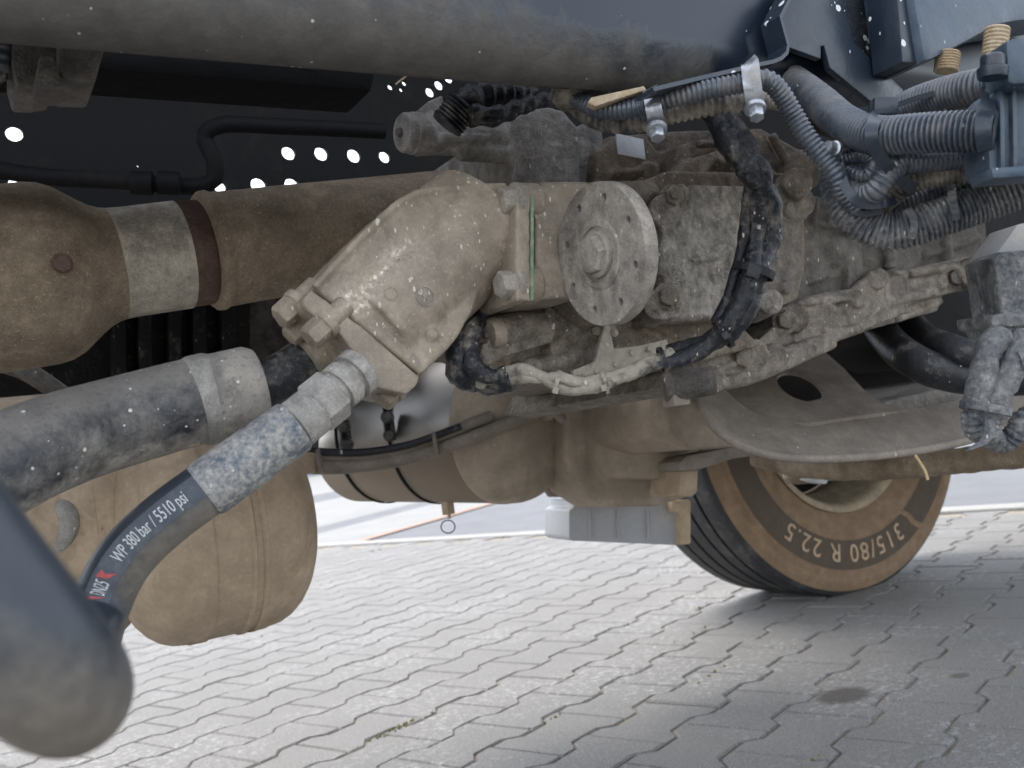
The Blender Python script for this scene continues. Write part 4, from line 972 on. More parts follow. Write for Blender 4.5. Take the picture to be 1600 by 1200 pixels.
tie(loom, 1178, 424, .806, dirpx(1186, 400, 1170, 450, .8), .0165, .0032, mat=M_RUBBER)
tie(loom, 1130, 520, .812, dirpx(1150, 505, 1108, 532, .8), .0135, .0018, (1134, 524, .79), M_TAPE)
tie(loom, 1035, 563, .806, dirpx(1060, 555, 1010, 570, .8), .0105, .0018, (1030, 570, .79), M_TAPE)
tie(loom, 945, 598, .792, dirpx(965, 590, 925, 602, .8), .0085, .0016, (944, 606, .782), M_TAPEM)
tie(loom, 870, 596, .79, dirpx(890, 602, 850, 590, .8), .0085, .0016, (868, 610, .782), M_TAPEM)
# rubber-cased valve end below the sump
rg = thing('drain_plug', 'black ribbed plug with square end under the sump, beside the curved bracket', 'plug', P(1050, 625, .95))
bm = bm_new(); q = P(1034, 606, .93); lathe(bm, q, dirpx(1034, 606, 1090, 598, .95), [(0, .011), (.002, .0145), (.008, .015), (.010, .0135), (.014, .015), (.022, .015), (.05, .014)], 28); part(rg, 'body', bm, M_CASED, angle=40)
bm = bm_new(); box(bm, P(1056, 625, .93), XA, YA, ZA, .010, .009, .006); part(rg, 'square_end', bm, M_BRACKET, bevel=.002)
# =================================================================== tanks and silencer on the far side
def tank(name, label, cat, a, b, r, dome, mat, seg=64, extra=()):
    t = thing(name, label, cat, (a + b) / 2 - ZA * r); L = (b - a).length; ax = (b - a).normalized(); bm = bm_new()
    lathe(bm, a, ax, [(0, r), (L, r)], seg, capped=False); part(t, 'shell', bm, mat, angle=50)
    for c_, s in ((a, -1), (b, 1)):
        bm = bm_new(); lathe(bm, c_ - ax * (s * .02), ax * s, [(0, r * 1.012), (.018, r * 1.012), (.022, r * 1.0), (.024, r)] + [(.024 + dome * math.sin(k / 8 * math.pi / 2), r * math.cos(k / 8 * math.pi / 2 * .985) ** .75) for k in range(1, 9)], seg); part(t, 'end_dome', bm, mat, angle=50)
    return t, ax
a_, b_ = PY(268, 834, 1.27), PY(268, 834, 1.27) + XA * .095
bm = bm_new(); t1, ax1 = tank('air_tank', 'brown dusty round air tank low at left, behind the printed hose', 'air tank', a_, b_, .137, .07, M_TANK)
for off in (.06, .075):
    bm = bm_new(); lathe(bm, a_ + ax1 * off, ax1, [(0, .1365), (.002, .1395), (.006, .1395), (.008, .1365)], 64, capped=False); part(t1, 'bead', bm, M_TANK, angle=50)
for x, y in ((405, 915), (418, 925)):
    pass
a2 = PY(150, 800, 1.38); t2, ax2 = tank('air_tank', 'brown dusty tank at the left edge, half hidden by the suction hose', 'air tank', a2 - XA * .8, a2, .16, .045, M_TANK)
bm = bm_new(); q = resample(catmull(path3([(20, 735, 1.13), (70, 775, 1.12), (104, 800, 1.11), (106, 830, 1.11), (84, 858, 1.11), (50, 870, 1.12)]), .006), .005)[0]; sweep(bm, q, .0115, 16); part(t2, 'handle_pipe', bm, M_FITG)
pipe('drain_pipe', [(-20, 560, 1.2), (40, 580, 1.2), (90, 612, 1.22), (140, 650, 1.25)], .012, M_CASED, 'grey bent pipe below the shaft joint cover at left', 'pipe')
# dark ribbed plate behind
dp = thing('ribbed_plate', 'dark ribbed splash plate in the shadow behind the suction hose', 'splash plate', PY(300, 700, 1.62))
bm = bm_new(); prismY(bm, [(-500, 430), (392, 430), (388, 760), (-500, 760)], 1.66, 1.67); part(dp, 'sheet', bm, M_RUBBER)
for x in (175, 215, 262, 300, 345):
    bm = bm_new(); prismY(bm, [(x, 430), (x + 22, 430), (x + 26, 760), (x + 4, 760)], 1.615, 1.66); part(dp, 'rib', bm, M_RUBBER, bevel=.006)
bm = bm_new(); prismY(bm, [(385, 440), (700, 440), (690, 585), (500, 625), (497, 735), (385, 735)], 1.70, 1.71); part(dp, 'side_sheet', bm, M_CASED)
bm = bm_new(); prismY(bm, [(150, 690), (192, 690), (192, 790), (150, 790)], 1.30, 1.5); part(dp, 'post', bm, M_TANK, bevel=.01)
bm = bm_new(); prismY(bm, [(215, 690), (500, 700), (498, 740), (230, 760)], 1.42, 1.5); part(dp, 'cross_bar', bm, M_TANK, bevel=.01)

sa_, sb_ = P(566, 676, 1.90), P(832, 664, 1.66); sr = .134; sax = (sb_ - sa_).normalized(); SL = (sb_ - sa_).length
M_BOLTD = dirty('dark_worn_steel', (.06, .058, .055), (.2, .17, .14), .35, .35, .9, .6, 30, stain=0, bump=.3)
sil = thing('silencer', 'round steel silencer with polished upper half, two clamp straps and drain ring', 'silencer', (sa_ + sb_) / 2 - ZA * sr)
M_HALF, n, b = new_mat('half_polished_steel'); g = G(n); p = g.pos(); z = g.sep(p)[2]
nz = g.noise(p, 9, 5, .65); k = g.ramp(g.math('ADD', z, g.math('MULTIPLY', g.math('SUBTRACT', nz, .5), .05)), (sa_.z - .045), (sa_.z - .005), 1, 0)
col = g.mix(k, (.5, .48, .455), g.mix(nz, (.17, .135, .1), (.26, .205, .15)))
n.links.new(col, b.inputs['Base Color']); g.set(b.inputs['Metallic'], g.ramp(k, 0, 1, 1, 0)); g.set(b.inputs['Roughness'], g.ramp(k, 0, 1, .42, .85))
n.links.new(g.bump(g.noise(p, 14, 2, .5), .03, .002), b.inputs['Normal'])
bm = bm_new(); lathe(bm, sa_, sax, [(-.012, sr * .9), (0, sr), (SL * .84, sr)], 72); part(sil, 'polished_shell', bm, M_HALF, angle=60)
bm = bm_new(); lathe(bm, sa_, sax, [(SL * .81, sr * .99), (SL * .83, sr * 1.012), (SL * .86, sr * 1.012), (SL * .88, sr)] + [(SL * .89 + .075 * math.sin(k / 10 * math.pi / 2), sr * (math.cos(k / 10 * math.pi / 2 * .97) ** .6)) for k in range(11)], 72); dome = part(sil, 'end_shell', bm, M_SILENCER, angle=60)
for off in (.16, .48):
    bm = bm_new(); lathe(bm, sa_ + sax * SL * off, sax, [(0, sr + .0005), (.001, sr + .003), (.006, sr + .003), (.007, sr + .0005)], 72, capped=False); st = part(sil, 'strap', bm, M_DARK)
for (x, y) in ((540, 682), (608, 668)):
    for dy in (-16, 12):
        bm = bm_new(); q = P(x + dy * .15, y + dy, 1.645); lathe(bm, q, Vector((-.5, -.8, 0)), [(-.02, .009), (0, .011), (.008, .011), (.012, .007)], 14); part(sil, 'strap_bolt', bm, M_BOLTD, angle=30)
    bm = bm_new(); cyl(bm, P(x - 8, y - 42, 1.64), P(x + 1, y + 22, 1.64), .0045, .0045, 10); part(sil, 'strap_rod', bm, M_DARK)
    bm = bm_new(); box(bm, P(x, y - 2, 1.655), XA, YA, ZA, .008, .008, .026); part(sil, 'strap_clamp', bm, M_BOLTD, bevel=.003)
for (x, y, r) in ((765, 648, .016), (815, 637, .014), (858, 645, .012)):
    bm = bm_new(); q = P(x, y, 1.60); lathe(bm, q, Vector((-.35, -.9, 0)), [(-.10, r), (-.004, r), (0, r * .9), (.003, r * .6), (.012, r * .55)], 20); part(sil, 'port', bm, M_SILENCER, angle=40)
bm = bm_new(); q = P(700, 793, 1.74); cyl(bm, q + ZA * .03, q - ZA * .012, .0125, .0125, 6); cyl(bm, q - ZA * .012, q - ZA * .02, .003, .003, 8); part(sil, 'drain_valve', bm, M_TANK, angle=30)
bm = bm_new(); rc = P(700, 823, 1.74); ring = [rc + RT * (math.cos(i / 32 * 2 * math.pi) * .0125) + UP * (math.sin(i / 32 * 2 * math.pi) * .0115) for i in range(33)]; sweep(bm, ring, .0011, 8); part(sil, 'pull_ring', bm, M_DARK)
ph = thing('air_pipe', 'pair of dusty black air pipes tied together, crossing in front of the silencer', 'air pipe', P(560, 730, 1.55))
for pix, r in (([(270, 700, 1.40), (360, 704, 1.42), (440, 708, 1.45), (520, 713, 1.5), (600, 709, 1.53), (660, 692, 1.54), (715, 670, 1.55), (768, 650, 1.56)], .0095), ([(270, 716, 1.40), (360, 722, 1.42), (440, 727, 1.45), (520, 730, 1.5), (600, 723, 1.53), (660, 709, 1.54), (740, 683, 1.55), (800, 658, 1.56), (838, 644, 1.57)], .0112)):
    bm = bm_new(); q = resample(catmull(path3(pix), .01), .008)[0]; sweep(bm, q, r, 14); part(ph, 'pipe', bm, M_TAPEM if False else M_BRACKET)
bm = bm_new(); q = resample(catmull(path3([(400, 702, 1.43), (480, 705, 1.47), (560, 707, 1.505), (630, 697, 1.525), (680, 681, 1.53), (720, 666, 1.54)]), .01), .008)[0]; sweep(bm, q, .006, 10); part(ph, 'pipe', bm, M_RUBBER)
for x, y, d in ((498, 720, 1.48), (678, 694, 1.535)):
    bm = bm_new(); q = P(x, y, d); lathe(bm, q, dirpx(x, y, x + 20, y - 3, d), [(0, .020), (.006, .020)], 16); part(ph, 'pipe_tie', bm, M_BRACKET)
pipe('brake_rod', [(838, 596, 1.5), (852, 620, 1.53), (878, 655, 1.57)], .0085, M_BRACKET, 'short grey rod pointing down at the silencer dome', 'rod')

# tall rounded sump-like housing right of the silencer
hs = thing('exhaust_box', 'tall rounded brown-grey exhaust box hanging beside the front wheel', 'exhaust box', P(990, 790, 1.6))
bm = bm_new()
prismY(bm, [(884, 560), (1092, 560), (1094, 730), (1082, 776), (1030, 791), (948, 792), (908, 768), (884, 720)], 1.36, 1.46)
cyl(bm, PY(985, 520, 1.40), PY(985, 752, 1.40), .112, .104, 48)
link('shell', cast(bm, 'shell', M_SILENCER, .006, 10), hs)
bm = bm_new(); prismY(bm, [(1044, 560), (1200, 560), (1196, 672), (1150, 698), (1080, 702), (1050, 682), (1040, 650)], 1.16, 1.45)
link('side_pot', cast(bm, 'side_pot', M_SILENCER, .005, 8), hs)
bm = bm_new(); prismY(bm, [(1062, 722), (1074, 712), (1190, 690), (1230, 690), (1230, 706), (1150, 716), (1090, 735), (1064, 736)], 1.24, 1.30); part(hs, 'support_arm', bm, M_BRACKET, bevel=.004)
bm = bm_new(); prismY(bm, [(1064, 734), (1092, 732), (1091, 770), (1082, 777), (1060, 775)], 1.25, 1.33); part(hs, 'tab', bm, M_TANK, bevel=.006)
gb = thing('plastic_box', 'grey ribbed plastic box hanging under the exhaust box, above the pavers', 'box', P(985, 850, 1.85))
bm = bm_new(); pts = [P(x, y, 1.86) for x, y in ((889, 797), (896, 793), (897, 782), (1066, 782), (1067, 846), (1062, 852), (893, 845), (889, 840))]; prism(bm, pts, Vector((.02, .12, 0))); part(gb, 'shell', bm, M_GREYBOX, bevel=.004)
bm = bm_new(); pts = [P(x, y, 1.84) for x, y in ((1050, 782), (1080, 781), (1080, 850), (1064, 852), (1064, 800), (1050, 800))]; prism(bm, pts, Vector((.02, .10, 0))); part(gb, 'end_wall', bm, M_TANK, bevel=.004)
for x in (921, 965, 1012):
    bm = bm_new(); a_ = P(x, 797, 1.858); b_ = P(x + 1, 840, 1.858); cyl(bm, a_, b_, .0035, .0035, 12); part(gb, 'rib', bm, M_GREYBOX)
bm = bm_new(); prismY(bm, [(860, 745), (1000, 745), (1000, 776), (880, 776)], 1.62, 1.68); solo('hanger', finish(bm, 'hanger', M_RUST, bevel=.004), 'rusty flat hanger between the silencer and the exhaust box', 'hanger')

# =================================================================== curved channel bracket
def holed_poly(px_pts, o_, nrm, holes, th, mat, name):
    nrm = nrm.normalized(); t, u, v = frame_of(nrm, XA)
    def onp(x, y):
        r = ray(x, y); s = (o_ - CAM).dot(nrm) / r.dot(nrm); return CAM + r * s
    c = bpy.data.curves.new('hp', 'CURVE'); c.dimensions = '2D'; c.fill_mode = 'BOTH'; c.extrude = th / 2
    def sp(pts):
        s = c.splines.new('POLY'); s.points.add(len(pts) - 1); s.use_cyclic_u = True
        for i, q in enumerate(pts): s.points[i].co = ((q - o_).dot(u), (q - o_).dot(v), 0, 1)
    sp([onp(x, y) for x, y in px_pts])
    for cx_, cy_, rx, ry, rot in holes:
        sp([onp(cx_ + rx * math.cos(i / 24 * 2 * math.pi) * math.cos(rot) - ry * math.sin(i / 24 * 2 * math.pi) * math.sin(rot), cy_ + rx * math.cos(i / 24 * 2 * math.pi) * math.sin(rot) + ry * math.sin(i / 24 * 2 * math.pi) * math.cos(rot)) for i in range(24)])
    to = bpy.data.objects.new('t', c); COL.objects.link(to)
    me = bpy.data.meshes.new_from_object(to.evaluated_get(bpy.context.evaluated_depsgraph_get())); bpy.data.objects.remove(to)
    me.transform(Matrix.Translation(o_) @ Matrix((u, v, t)).transposed().to_4x4()); me.materials.clear(); me.materials.append(mat); me.name = name; return me
def loft(curves, th, N_=48):
    """shell through px curves [(x, y, Y)...], given thickness along +Y"""
    cs = []
    for cv in curves:
        q = resample(catmull([PY(x, y, yy) for x, y, yy in cv], .006), .004)[0]
        tot = len(q) - 1; cs.append([q[int(round(i * tot / N_))] for i in range(N_ + 1)])
    bm = bm_new(); A = [[bm.verts.new(q) for q in c_] for c_ in cs]; B = [[bm.verts.new(q + Vector((.1, .9, .0)) * th) for q in c_] for c_ in cs]
    for a_, b_ in zip(A, A[1:]):
        for i in range(N_): bm.faces.new((a_[i], a_[i + 1], b_[i + 1], b_[i]))
    for a_, b_ in zip(B, B[1:]):
        for i in range(N_): bm.faces.new((a_[i], b_[i], b_[i + 1], a_[i + 1]))
    for i in range(N_):
        bm.faces.new((A[0][i], B[0][i], B[0][i + 1], A[0][i + 1])); bm.faces.new((A[-1][i], A[-1][i + 1], B[-1][i + 1], B[-1][i]))
    for k_ in (0, N_):
        for a_, b_, c_, d_ in zip(A, A[1:], B, B[1:]): bm.faces.new((a_[k_], b_[k_], d_[k_], c_[k_]) if k_ == 0 else (a_[k_], c_[k_], d_[k_], b_[k_]))
    return bm
cb = thing('curved_bracket', 'long curved channel bracket of grey-brown steel with an oval hole, below the gearbox', 'bracket', PY(1350, 720, .82))
low = [(1080, 608, .90), (1096, 642, .88), (1130, 680, .86), (1180, 705, .84), (1240, 716, .83), (1330, 715, .82), (1420, 706, .81), (1500, 691, .80), (1560, 672, .80), (1640, 640, .80)]
mid = [(1092, 606, .92), (1108, 636, .90), (1142, 670, .88), (1190, 692, .86), (1245, 700, .85), (1330, 698, .84), (1420, 688, .83), (1500, 673, .82), (1560, 655, .82), (1640, 622, .82)]
upc = [(1128, 600, .94), (1146, 622, .93), (1180, 645, .91), (1220, 656, .895), (1262, 660, .885), (1330, 650, .88), (1420, 640, .865), (1500, 625, .85), (1560, 610, .85), (1640, 585, .85)]
lip0 = [(x, y - 1, yy - .012) for x, y, yy in low]; 
part(cb, 'web', loft([low, mid, upc], .005), M_BRACKET, angle=60)
bm = bm_new(); q = resample(catmull([PY(x, y, yy) for x, y, yy in low], .006), .006)[0]; sweep(bm, q, .0056, 12); part(cb, 'rolled_lip', bm, M_BRACKET)
o_ = PY(1230, 655, .90); nrm = (PY(1430, 632, .875) - o_).cross(PY(1290, 560, 1.05) - o_)
link('top_plate', holed_poly([(1128, 600), (1150, 585), (1215, 565), (1290, 553), (1318, 578), (1350, 612), (1378, 632), (1420, 642), (1330, 654), (1262, 664), (1218, 660), (1178, 648), (1144, 625)], o_, nrm, [(1249, 607, 38, 19, .42)], .005, M_BRACKET, 'top_plate'), cb)
tr_ = thing('track_rod', 'muddy brown steering track rod crossing in front of the wheel', 'track rod', P(1420, 740, 1.6))
bm = bm_new(); q = resample(catmull(path3([(1180, 712, 1.9), (1230, 726, 1.85), (1300, 733, 1.75), (1400, 730, 1.65), (1500, 720, 1.55), (1640, 706, 1.42)]), .01), .008)[0]
rs = random.Random(3); sweep(bm, q, lambda s, t: .0205 + .0012 * math.sin(s * 130) * math.sin(s * 57 + 1), 20); part(tr_, 'rod', bm, M_SHAFT)
bm = bm_new(); c_ = P(1250, 728, 1.95); lathe(bm, c_ + ZA * .03, -ZA, [(0, .03), (.02, .036), (.05, .036), (.06, .028), (.066, .012)], 24); part(tr_, 'ball_joint', bm, M_SHAFT)
bm = bm_new(); c_ = P(1268, 750, 1.93); lathe(bm, c_, Vector((.25, -.1, .9)), [(-.006, .012), (-.004, .028), (.003, .031), (.007, .024), (.02, .010)], 24); part(tr_, 'bright_gap_cap', bm, M_WHITEP)  # white cap standing in for daylight seen through a gap
pipe('straw', [(1430, 711, .82), (1441, 728, .815), (1449, 742, .81), (1450, 750, .81)], .0013, M_STRAW, 'dry straw caught on the edge of the curved bracket', 'straw', 6)
# block added as the engine side to darken the background, with two hoses
eg = thing('engine_dark_backing', 'dark block added as the engine to darken the space behind the gearbox', 'engine', PY(1450, 640, 1.4))
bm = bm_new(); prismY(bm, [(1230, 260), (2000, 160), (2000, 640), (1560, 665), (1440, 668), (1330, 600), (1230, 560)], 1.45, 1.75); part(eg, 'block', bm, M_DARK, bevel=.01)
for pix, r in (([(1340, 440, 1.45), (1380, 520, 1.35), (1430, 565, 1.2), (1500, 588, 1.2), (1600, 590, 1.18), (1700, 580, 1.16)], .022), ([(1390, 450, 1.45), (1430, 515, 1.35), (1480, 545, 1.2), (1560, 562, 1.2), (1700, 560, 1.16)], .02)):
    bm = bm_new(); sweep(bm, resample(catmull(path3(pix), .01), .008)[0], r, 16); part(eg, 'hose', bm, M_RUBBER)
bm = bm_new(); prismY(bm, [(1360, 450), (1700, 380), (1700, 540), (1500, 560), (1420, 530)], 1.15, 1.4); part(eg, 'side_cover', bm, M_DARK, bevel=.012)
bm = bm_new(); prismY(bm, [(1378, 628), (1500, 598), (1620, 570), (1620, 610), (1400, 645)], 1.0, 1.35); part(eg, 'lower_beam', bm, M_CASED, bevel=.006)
# =================================================================== brackets at the top right
def plate(pix, yy, th, mat, bevel=.0012):
    bm = bm_new(); prismY(bm, pix, yy, yy + th); return bm
br = thing('support_plate', 'blue-black painted steel support plate with a slot and chipped edge, top right', 'plate', PY(1300, 160, .5))
part(br, 'plate', plate([(1250, -60), (1222, 25), (1233, 74), (1283, 92), (1283, 72), (1288, 71), (1297, 106), (1362, 159), (1414, 160), (1411, 139), (1334, 66), (1318, 0), (1312, -60)], .510, .006, M_PLATE), M_PLATE, bevel=.001)
def ribbon(pts, off, th):
    bm = bm_new(); q = pts; n_ = len(q); rows = []
    for i in range(n_):
        t = (q[min(i + 1, n_ - 1)] - q[max(i - 1, 0)]).normalized(); nn = off.cross(t).normalized()
        rows.append([bm.verts.new(x) for x in (q[i], q[i] + off, q[i] + off + nn * th, q[i] + nn * th)])
    for a_, b_ in zip(rows, rows[1:]):
        for j in range(4): bm.faces.new((a_[j], a_[(j + 1) % 4], b_[(j + 1) % 4], b_[j]))
    bm.faces.new(rows[0][::-1]); bm.faces.new(rows[-1]); return bm
q = [PY(x, y, .50) for x, y in ((1020, 136), (1100, 117), (1183, 98), (1208, 93), (1220, 88), (1228, 80), (1230, 70), (1224, 48), (1218, 25), (1228, 5), (1246, -30))]
part(br, 'folded_edge', ribbon(q, YA * .02, .003), M_PLATE, angle=25)
M_SKYLIT = dirty('sky_lit_blue_paint', (.05, .075, .105), (.10, .12, .145), .45, .33, .6, .3, 8, speck=.06, speck_col=(.6, .6, .6), stain=0, bump=.15, fine=.3)  # paler copy of the blue-black paint, sky light put into its colour
c2 = thing('painted_bracket', 'blue painted box bracket with brushed face paled by painted sky light at the top right corner', 'bracket', PY(1500, 95, .48))
part(c2, 'front_face', plate([(1431, 10), (1446, 97), (1460, 92), (1510, 66), (1562, 38), (1590, 33), (1700, 20), (1700, -80), (1420, -80)], .470, .05, M_SKYLIT), M_SKYLIT, bevel=.006)
part(c2, 'side_channel', plate([(1398, -60), (1428, -60), (1441, 99), (1411, 97)], .478, .03, M_PLATE), M_PLATE, bevel=.002)
c3 = thing('chipped_strip', 'dark strip with flaking white paint between the plate and the box bracket', 'strip', PY(1370, 90, .5))
M_CHIP = dirty('flaking_paint', (.02, .026, .034), (.10, .085, .07), .35, .45, .9, 0, 12, speck=.3, speck_col=(.72, .72, .72), stain=.2, bump=.4, chips=.9)
part(c3, 'strip', plate([(1300, -60), (1402, -60), (1412, 90), (1345, 78), (1330, 60)], .522, .02, M_CHIP), M_CHIP, bevel=.002)
md = thing('mud_shield', 'dark brown mud covered shield under the box bracket', 'shield', PY(1450, 150, .6))
part(md, 'sheet', plate([(1240, 100), (1340, 66), (1420, 70), (1720, 30), (1720, 230), (1420, 240), (1300, 200)], .60, .02, M_DARK), dirty('brown_mud', (.035, .028, .022), (.07, .055, .04), .5, .9, .95, 0, 10, stain=.3, bump=.6), bevel=.004)
def stud(px, py, d, r, ln, label):
    bm = bm_new(); c_ = P(px, py, d); ax = (UP * .98 + RT * .12).normalized(); prof = []; n_ = 7
    for k in range(n_):
        z0 = -ln / 2 + ln * k / n_; prof += [(z0, r * .9), (z0 + ln / n_ * .5, r)]
    prof += [(ln / 2, r * .9)]
    lathe(bm, c_, ax, prof, 28); solo('threaded_stud', finish(bm, 'threaded_stud', M_STUD, angle=25), label, 'threaded stud', 'threaded studs under the box bracket')
stud(1480, 97, .80, .0100, .016, 'smaller tan rusty threaded stud under the box bracket')
stud(1556, 66, .76, .0098, .022, 'larger rust-streaked threaded stud at the right edge of the box bracket')

# connector housing at the right edge
cn = thing('connector_housing', 'blue-grey plastic connector housing at the right edge, conduits entering it', 'connector', P(1580, 270, .62))
def pplate(pix, d, off): 
    bm = bm_new(); prism(bm, [P(x, y, d) for x, y in pix], off); return bm
part(cn, 'upper_block', pplate([(1572, 62), (1700, 40), (1700, 120), (1585, 132), (1575, 128)], .60, FW * .03), M_SKYLIT, bevel=.003)
part(cn, 'shell', pplate([(1540, 162), (1556, 138), (1700, 116), (1700, 268), (1556, 274), (1546, 264)], .62, FW * .035), M_SKYLIT, bevel=.004)
for x in (1562, 1582):
    part(cn, 'rib', pplate([(x, 134), (x + 7, 133), (x + 9, 270), (x + 2, 271)], .615, FW * .01), M_SKYLIT, bevel=.001)
part(cn, 'lower_flange', pplate([(1548, 262), (1700, 250), (1700, 268), (1552, 279)], .605, FW * .03), M_SKYLIT, bevel=.002)
bm = bm_new(); c_ = P(1551, 112, .60); lathe(bm, c_, UP, [(-.004, .0085), (0, .0092), (.002, .0092), (.003, .0072), (.009, .0072), (.0105, .006)], 24); part(cn, 'cap_nut', bm, M_PAINT, angle=35)

# =================================================================== corrugated conduits
def conduit(name, pix, r, pitch, mat, label, group, dep=.16, seg=20):
    bm = bm_new(); corr(bm, catmull(path3(pix), .004), r, pitch, dep, seg); return solo(name, finish(bm, name, mat, angle=80), label, 'conduit', group)
GL, GR_ = 'conduits along the rail', 'conduits entering the connector'
conduit('conduit', [(880, 140, .80), (905, 155, .75), (930, 168, .73), (965, 172, .72), (1010, 165, .71), (1060, 151, .70), (1115, 138, .695), (1170, 129, .69), (1196, 124, .69), (1218, 143, .695), (1238, 176, .70), (1262, 216, .70), (1290, 252, .70), (1308, 276, .70), (1316, 300, .705), (1340, 325, .71)], .0076, .0036, M_COND, 'thin black conduit along the rail, bending down past the clamp', GL, .2)
conduit('conduit', [(900, 165, .79), (925, 184, .76), (955, 193, .75), (1000, 191, .735), (1050, 178, .725), (1110, 166, .72), (1170, 157, .72), (1200, 154, .73), (1230, 160, .76)], .0078, .0050, M_CONDD, 'lower mud-coloured conduit along the rail, held by both clamps', GL, .22)
conduit('conduit', [(1188, 104, .84), (1218, 117, .815), (1248, 135, .79), (1282, 161, .76), (1310, 186, .73), (1341, 204, .70), (1380, 212, .675), (1430, 209, .655), (1480, 206, .64), (1560, 204, .62)], .0138, .0034, M_COND, 'thickest black conduit, sweeping from the clamp into the connector', GR_)
conduit('conduit', [(1360, 212, .78), (1392, 190, .76), (1420, 168, .74), (1470, 150, .71), (1530, 136, .68), (1600, 124, .66)], .0132, .0034, M_COND, 'black conduit above the thickest one, rising to the connector', GR_)
conduit('conduit', [(1322, 250, .72), (1345, 242, .71), (1362, 247, .70), (1368, 260, .695), (1358, 273, .70), (1335, 272, .71), (1318, 262, .73)], .0066, .0032, M_COND, 'small hairpin conduit loop under the thickest conduit', GR_)
conduit('conduit', [(1312, 262, .72), (1322, 292, .715), (1345, 306, .70), (1368, 296, .685), (1388, 270, .68), (1410, 254, .68), (1460, 250, .68), (1560, 236, .68)], .0088, .0034, M_COND, 'conduit looping below the hairpin then straight under the thickest conduit', GR_)
conduit('conduit', [(1330, 330, .74), (1365, 318, .735), (1395, 296, .72), (1420, 280, .71), (1470, 268, .70), (1530, 260, .69), (1600, 246, .68)], .0118, .0036, M_CONDD, 'brown dusty conduit running level beneath the thickest one', GR_)
conduit('conduit', [(1350, 322, .76), (1400, 312, .745), (1450, 303, .735), (1510, 288, .72), (1580, 266, .71), (1660, 240, .70)], .0105, .0034, M_COND, 'dark conduit just above the lowest bent one', GR_)
conduit('conduit', [(1306, 262, .735), (1314, 300, .73), (1330, 330, .725), (1356, 352, .72), (1390, 362, .715), (1430, 354, .71), (1475, 338, .705), (1535, 317, .70), (1600, 292, .69), (1680, 262, .68)], .0145, .0034, M_CONDG, 'lowest thick conduit, bent like an elbow and streaked with mud', GR_)
conduit('conduit', [(1300, 255, .74), (1310, 290, .74), (1326, 312, .735), (1352, 325, .73), (1385, 322, .73)], .009, .0034, M_CONDD, 'dusty inner conduit curling behind the cable strap', GR_)
conduit('conduit', [(1314, 272, .735), (1338, 286, .725), (1368, 280, .715), (1400, 268, .71), (1450, 262, .70), (1500, 254, .695), (1580, 240, .69)], .0092, .0034, M_CONDD, 'pale dusty conduit wedged between the looping one and the level one', GR_)
conduit('conduit', [(1318, 300, .75), (1345, 322, .745), (1388, 326, .74), (1440, 312, .735), (1500, 296, .73), (1600, 268, .72)], .0098, .0034, M_COND, 'dark conduit half hidden behind the elbow-shaped lowest one', GR_)
# straps holding them
sb = thing('cable_strap', 'black cable strap wound round the conduit bundle beside the connector', 'cable strap', P(1390, 250, .66))
def strap(pix, wid, name='band', mat=M_PAINT):
    q = resample(catmull(path3(pix), .004), .004)[0]; n_ = len(q); bm = bm_new(); rows = []
    for i in range(n_):
        t = (q[min(i + 1, n_ - 1)] - q[max(i - 1, 0)]).normalized(); v = (CAM - q[i]).normalized(); s = t.cross(v).normalized()
        rows.append([bm.verts.new(q[i] + a_) for a_ in (s * wid, s * wid + v * .0014, -s * wid + v * .0014, -s * wid)])
    for a_, b_ in zip(rows, rows[1:]):
        for j in range(4): bm.faces.new((a_[j], a_[(j + 1) % 4], b_[(j + 1) % 4], b_[j]))
    bm.faces.new(rows[0][::-1]); bm.faces.new(rows[-1]); part(sb, name, bm, mat, angle=35)
strap([(1376, 172, .70), (1367, 184, .668), (1362, 200, .658), (1362, 220, .658), (1370, 238, .662), (1386, 258, .668), (1406, 280, .684), (1430, 296, .695)], .0042)
strap([(1310, 255, .70), (1318, 285, .695), (1332, 308, .69), (1352, 320, .69), (1380, 318, .69), (1400, 312, .70)], .0032)
strap([(1305, 285, .715), (1318, 315, .71), (1345, 334, .705), (1380, 330, .705)], .0022)
strap([(1330, 176, .72), (1360, 170, .715), (1395, 166, .71), (1430, 154, .705), (1460, 146, .70)], .0020)
bm = bm_new(); box(bm, P(1381, 168, .69), RT, UP, FW, .0085, .006, .005); box(bm, P(1381, 158, .69), RT, UP, FW, .006, .002, .004); part(sb, 'buckle', bm, M_PAINT, bevel=.0012)
strap([(1562, 132, .655), (1548, 150, .625), (1538, 175, .608), (1536, 205, .605), (1540, 235, .61)], .0048)
strap([(1486, 282, .70), (1487, 300, .688), (1490, 320, .684), (1494, 344, .69)], .0028, 'band', M_CONDG)
strap([(1418, 326, .705), (1428, 345, .697), (1426, 366, .697), (1415, 382, .71)], .0026, 'band', M_CONDG)
# bolts in the bundle
bm = bm_new(); hexbolt(bm, P(1304, 233, .70), (-RT * .8 - FW * .6 + UP * .1), .0046, .009, 1.3); part(sb, 'bolt', bm, M_ZINC, angle=30)
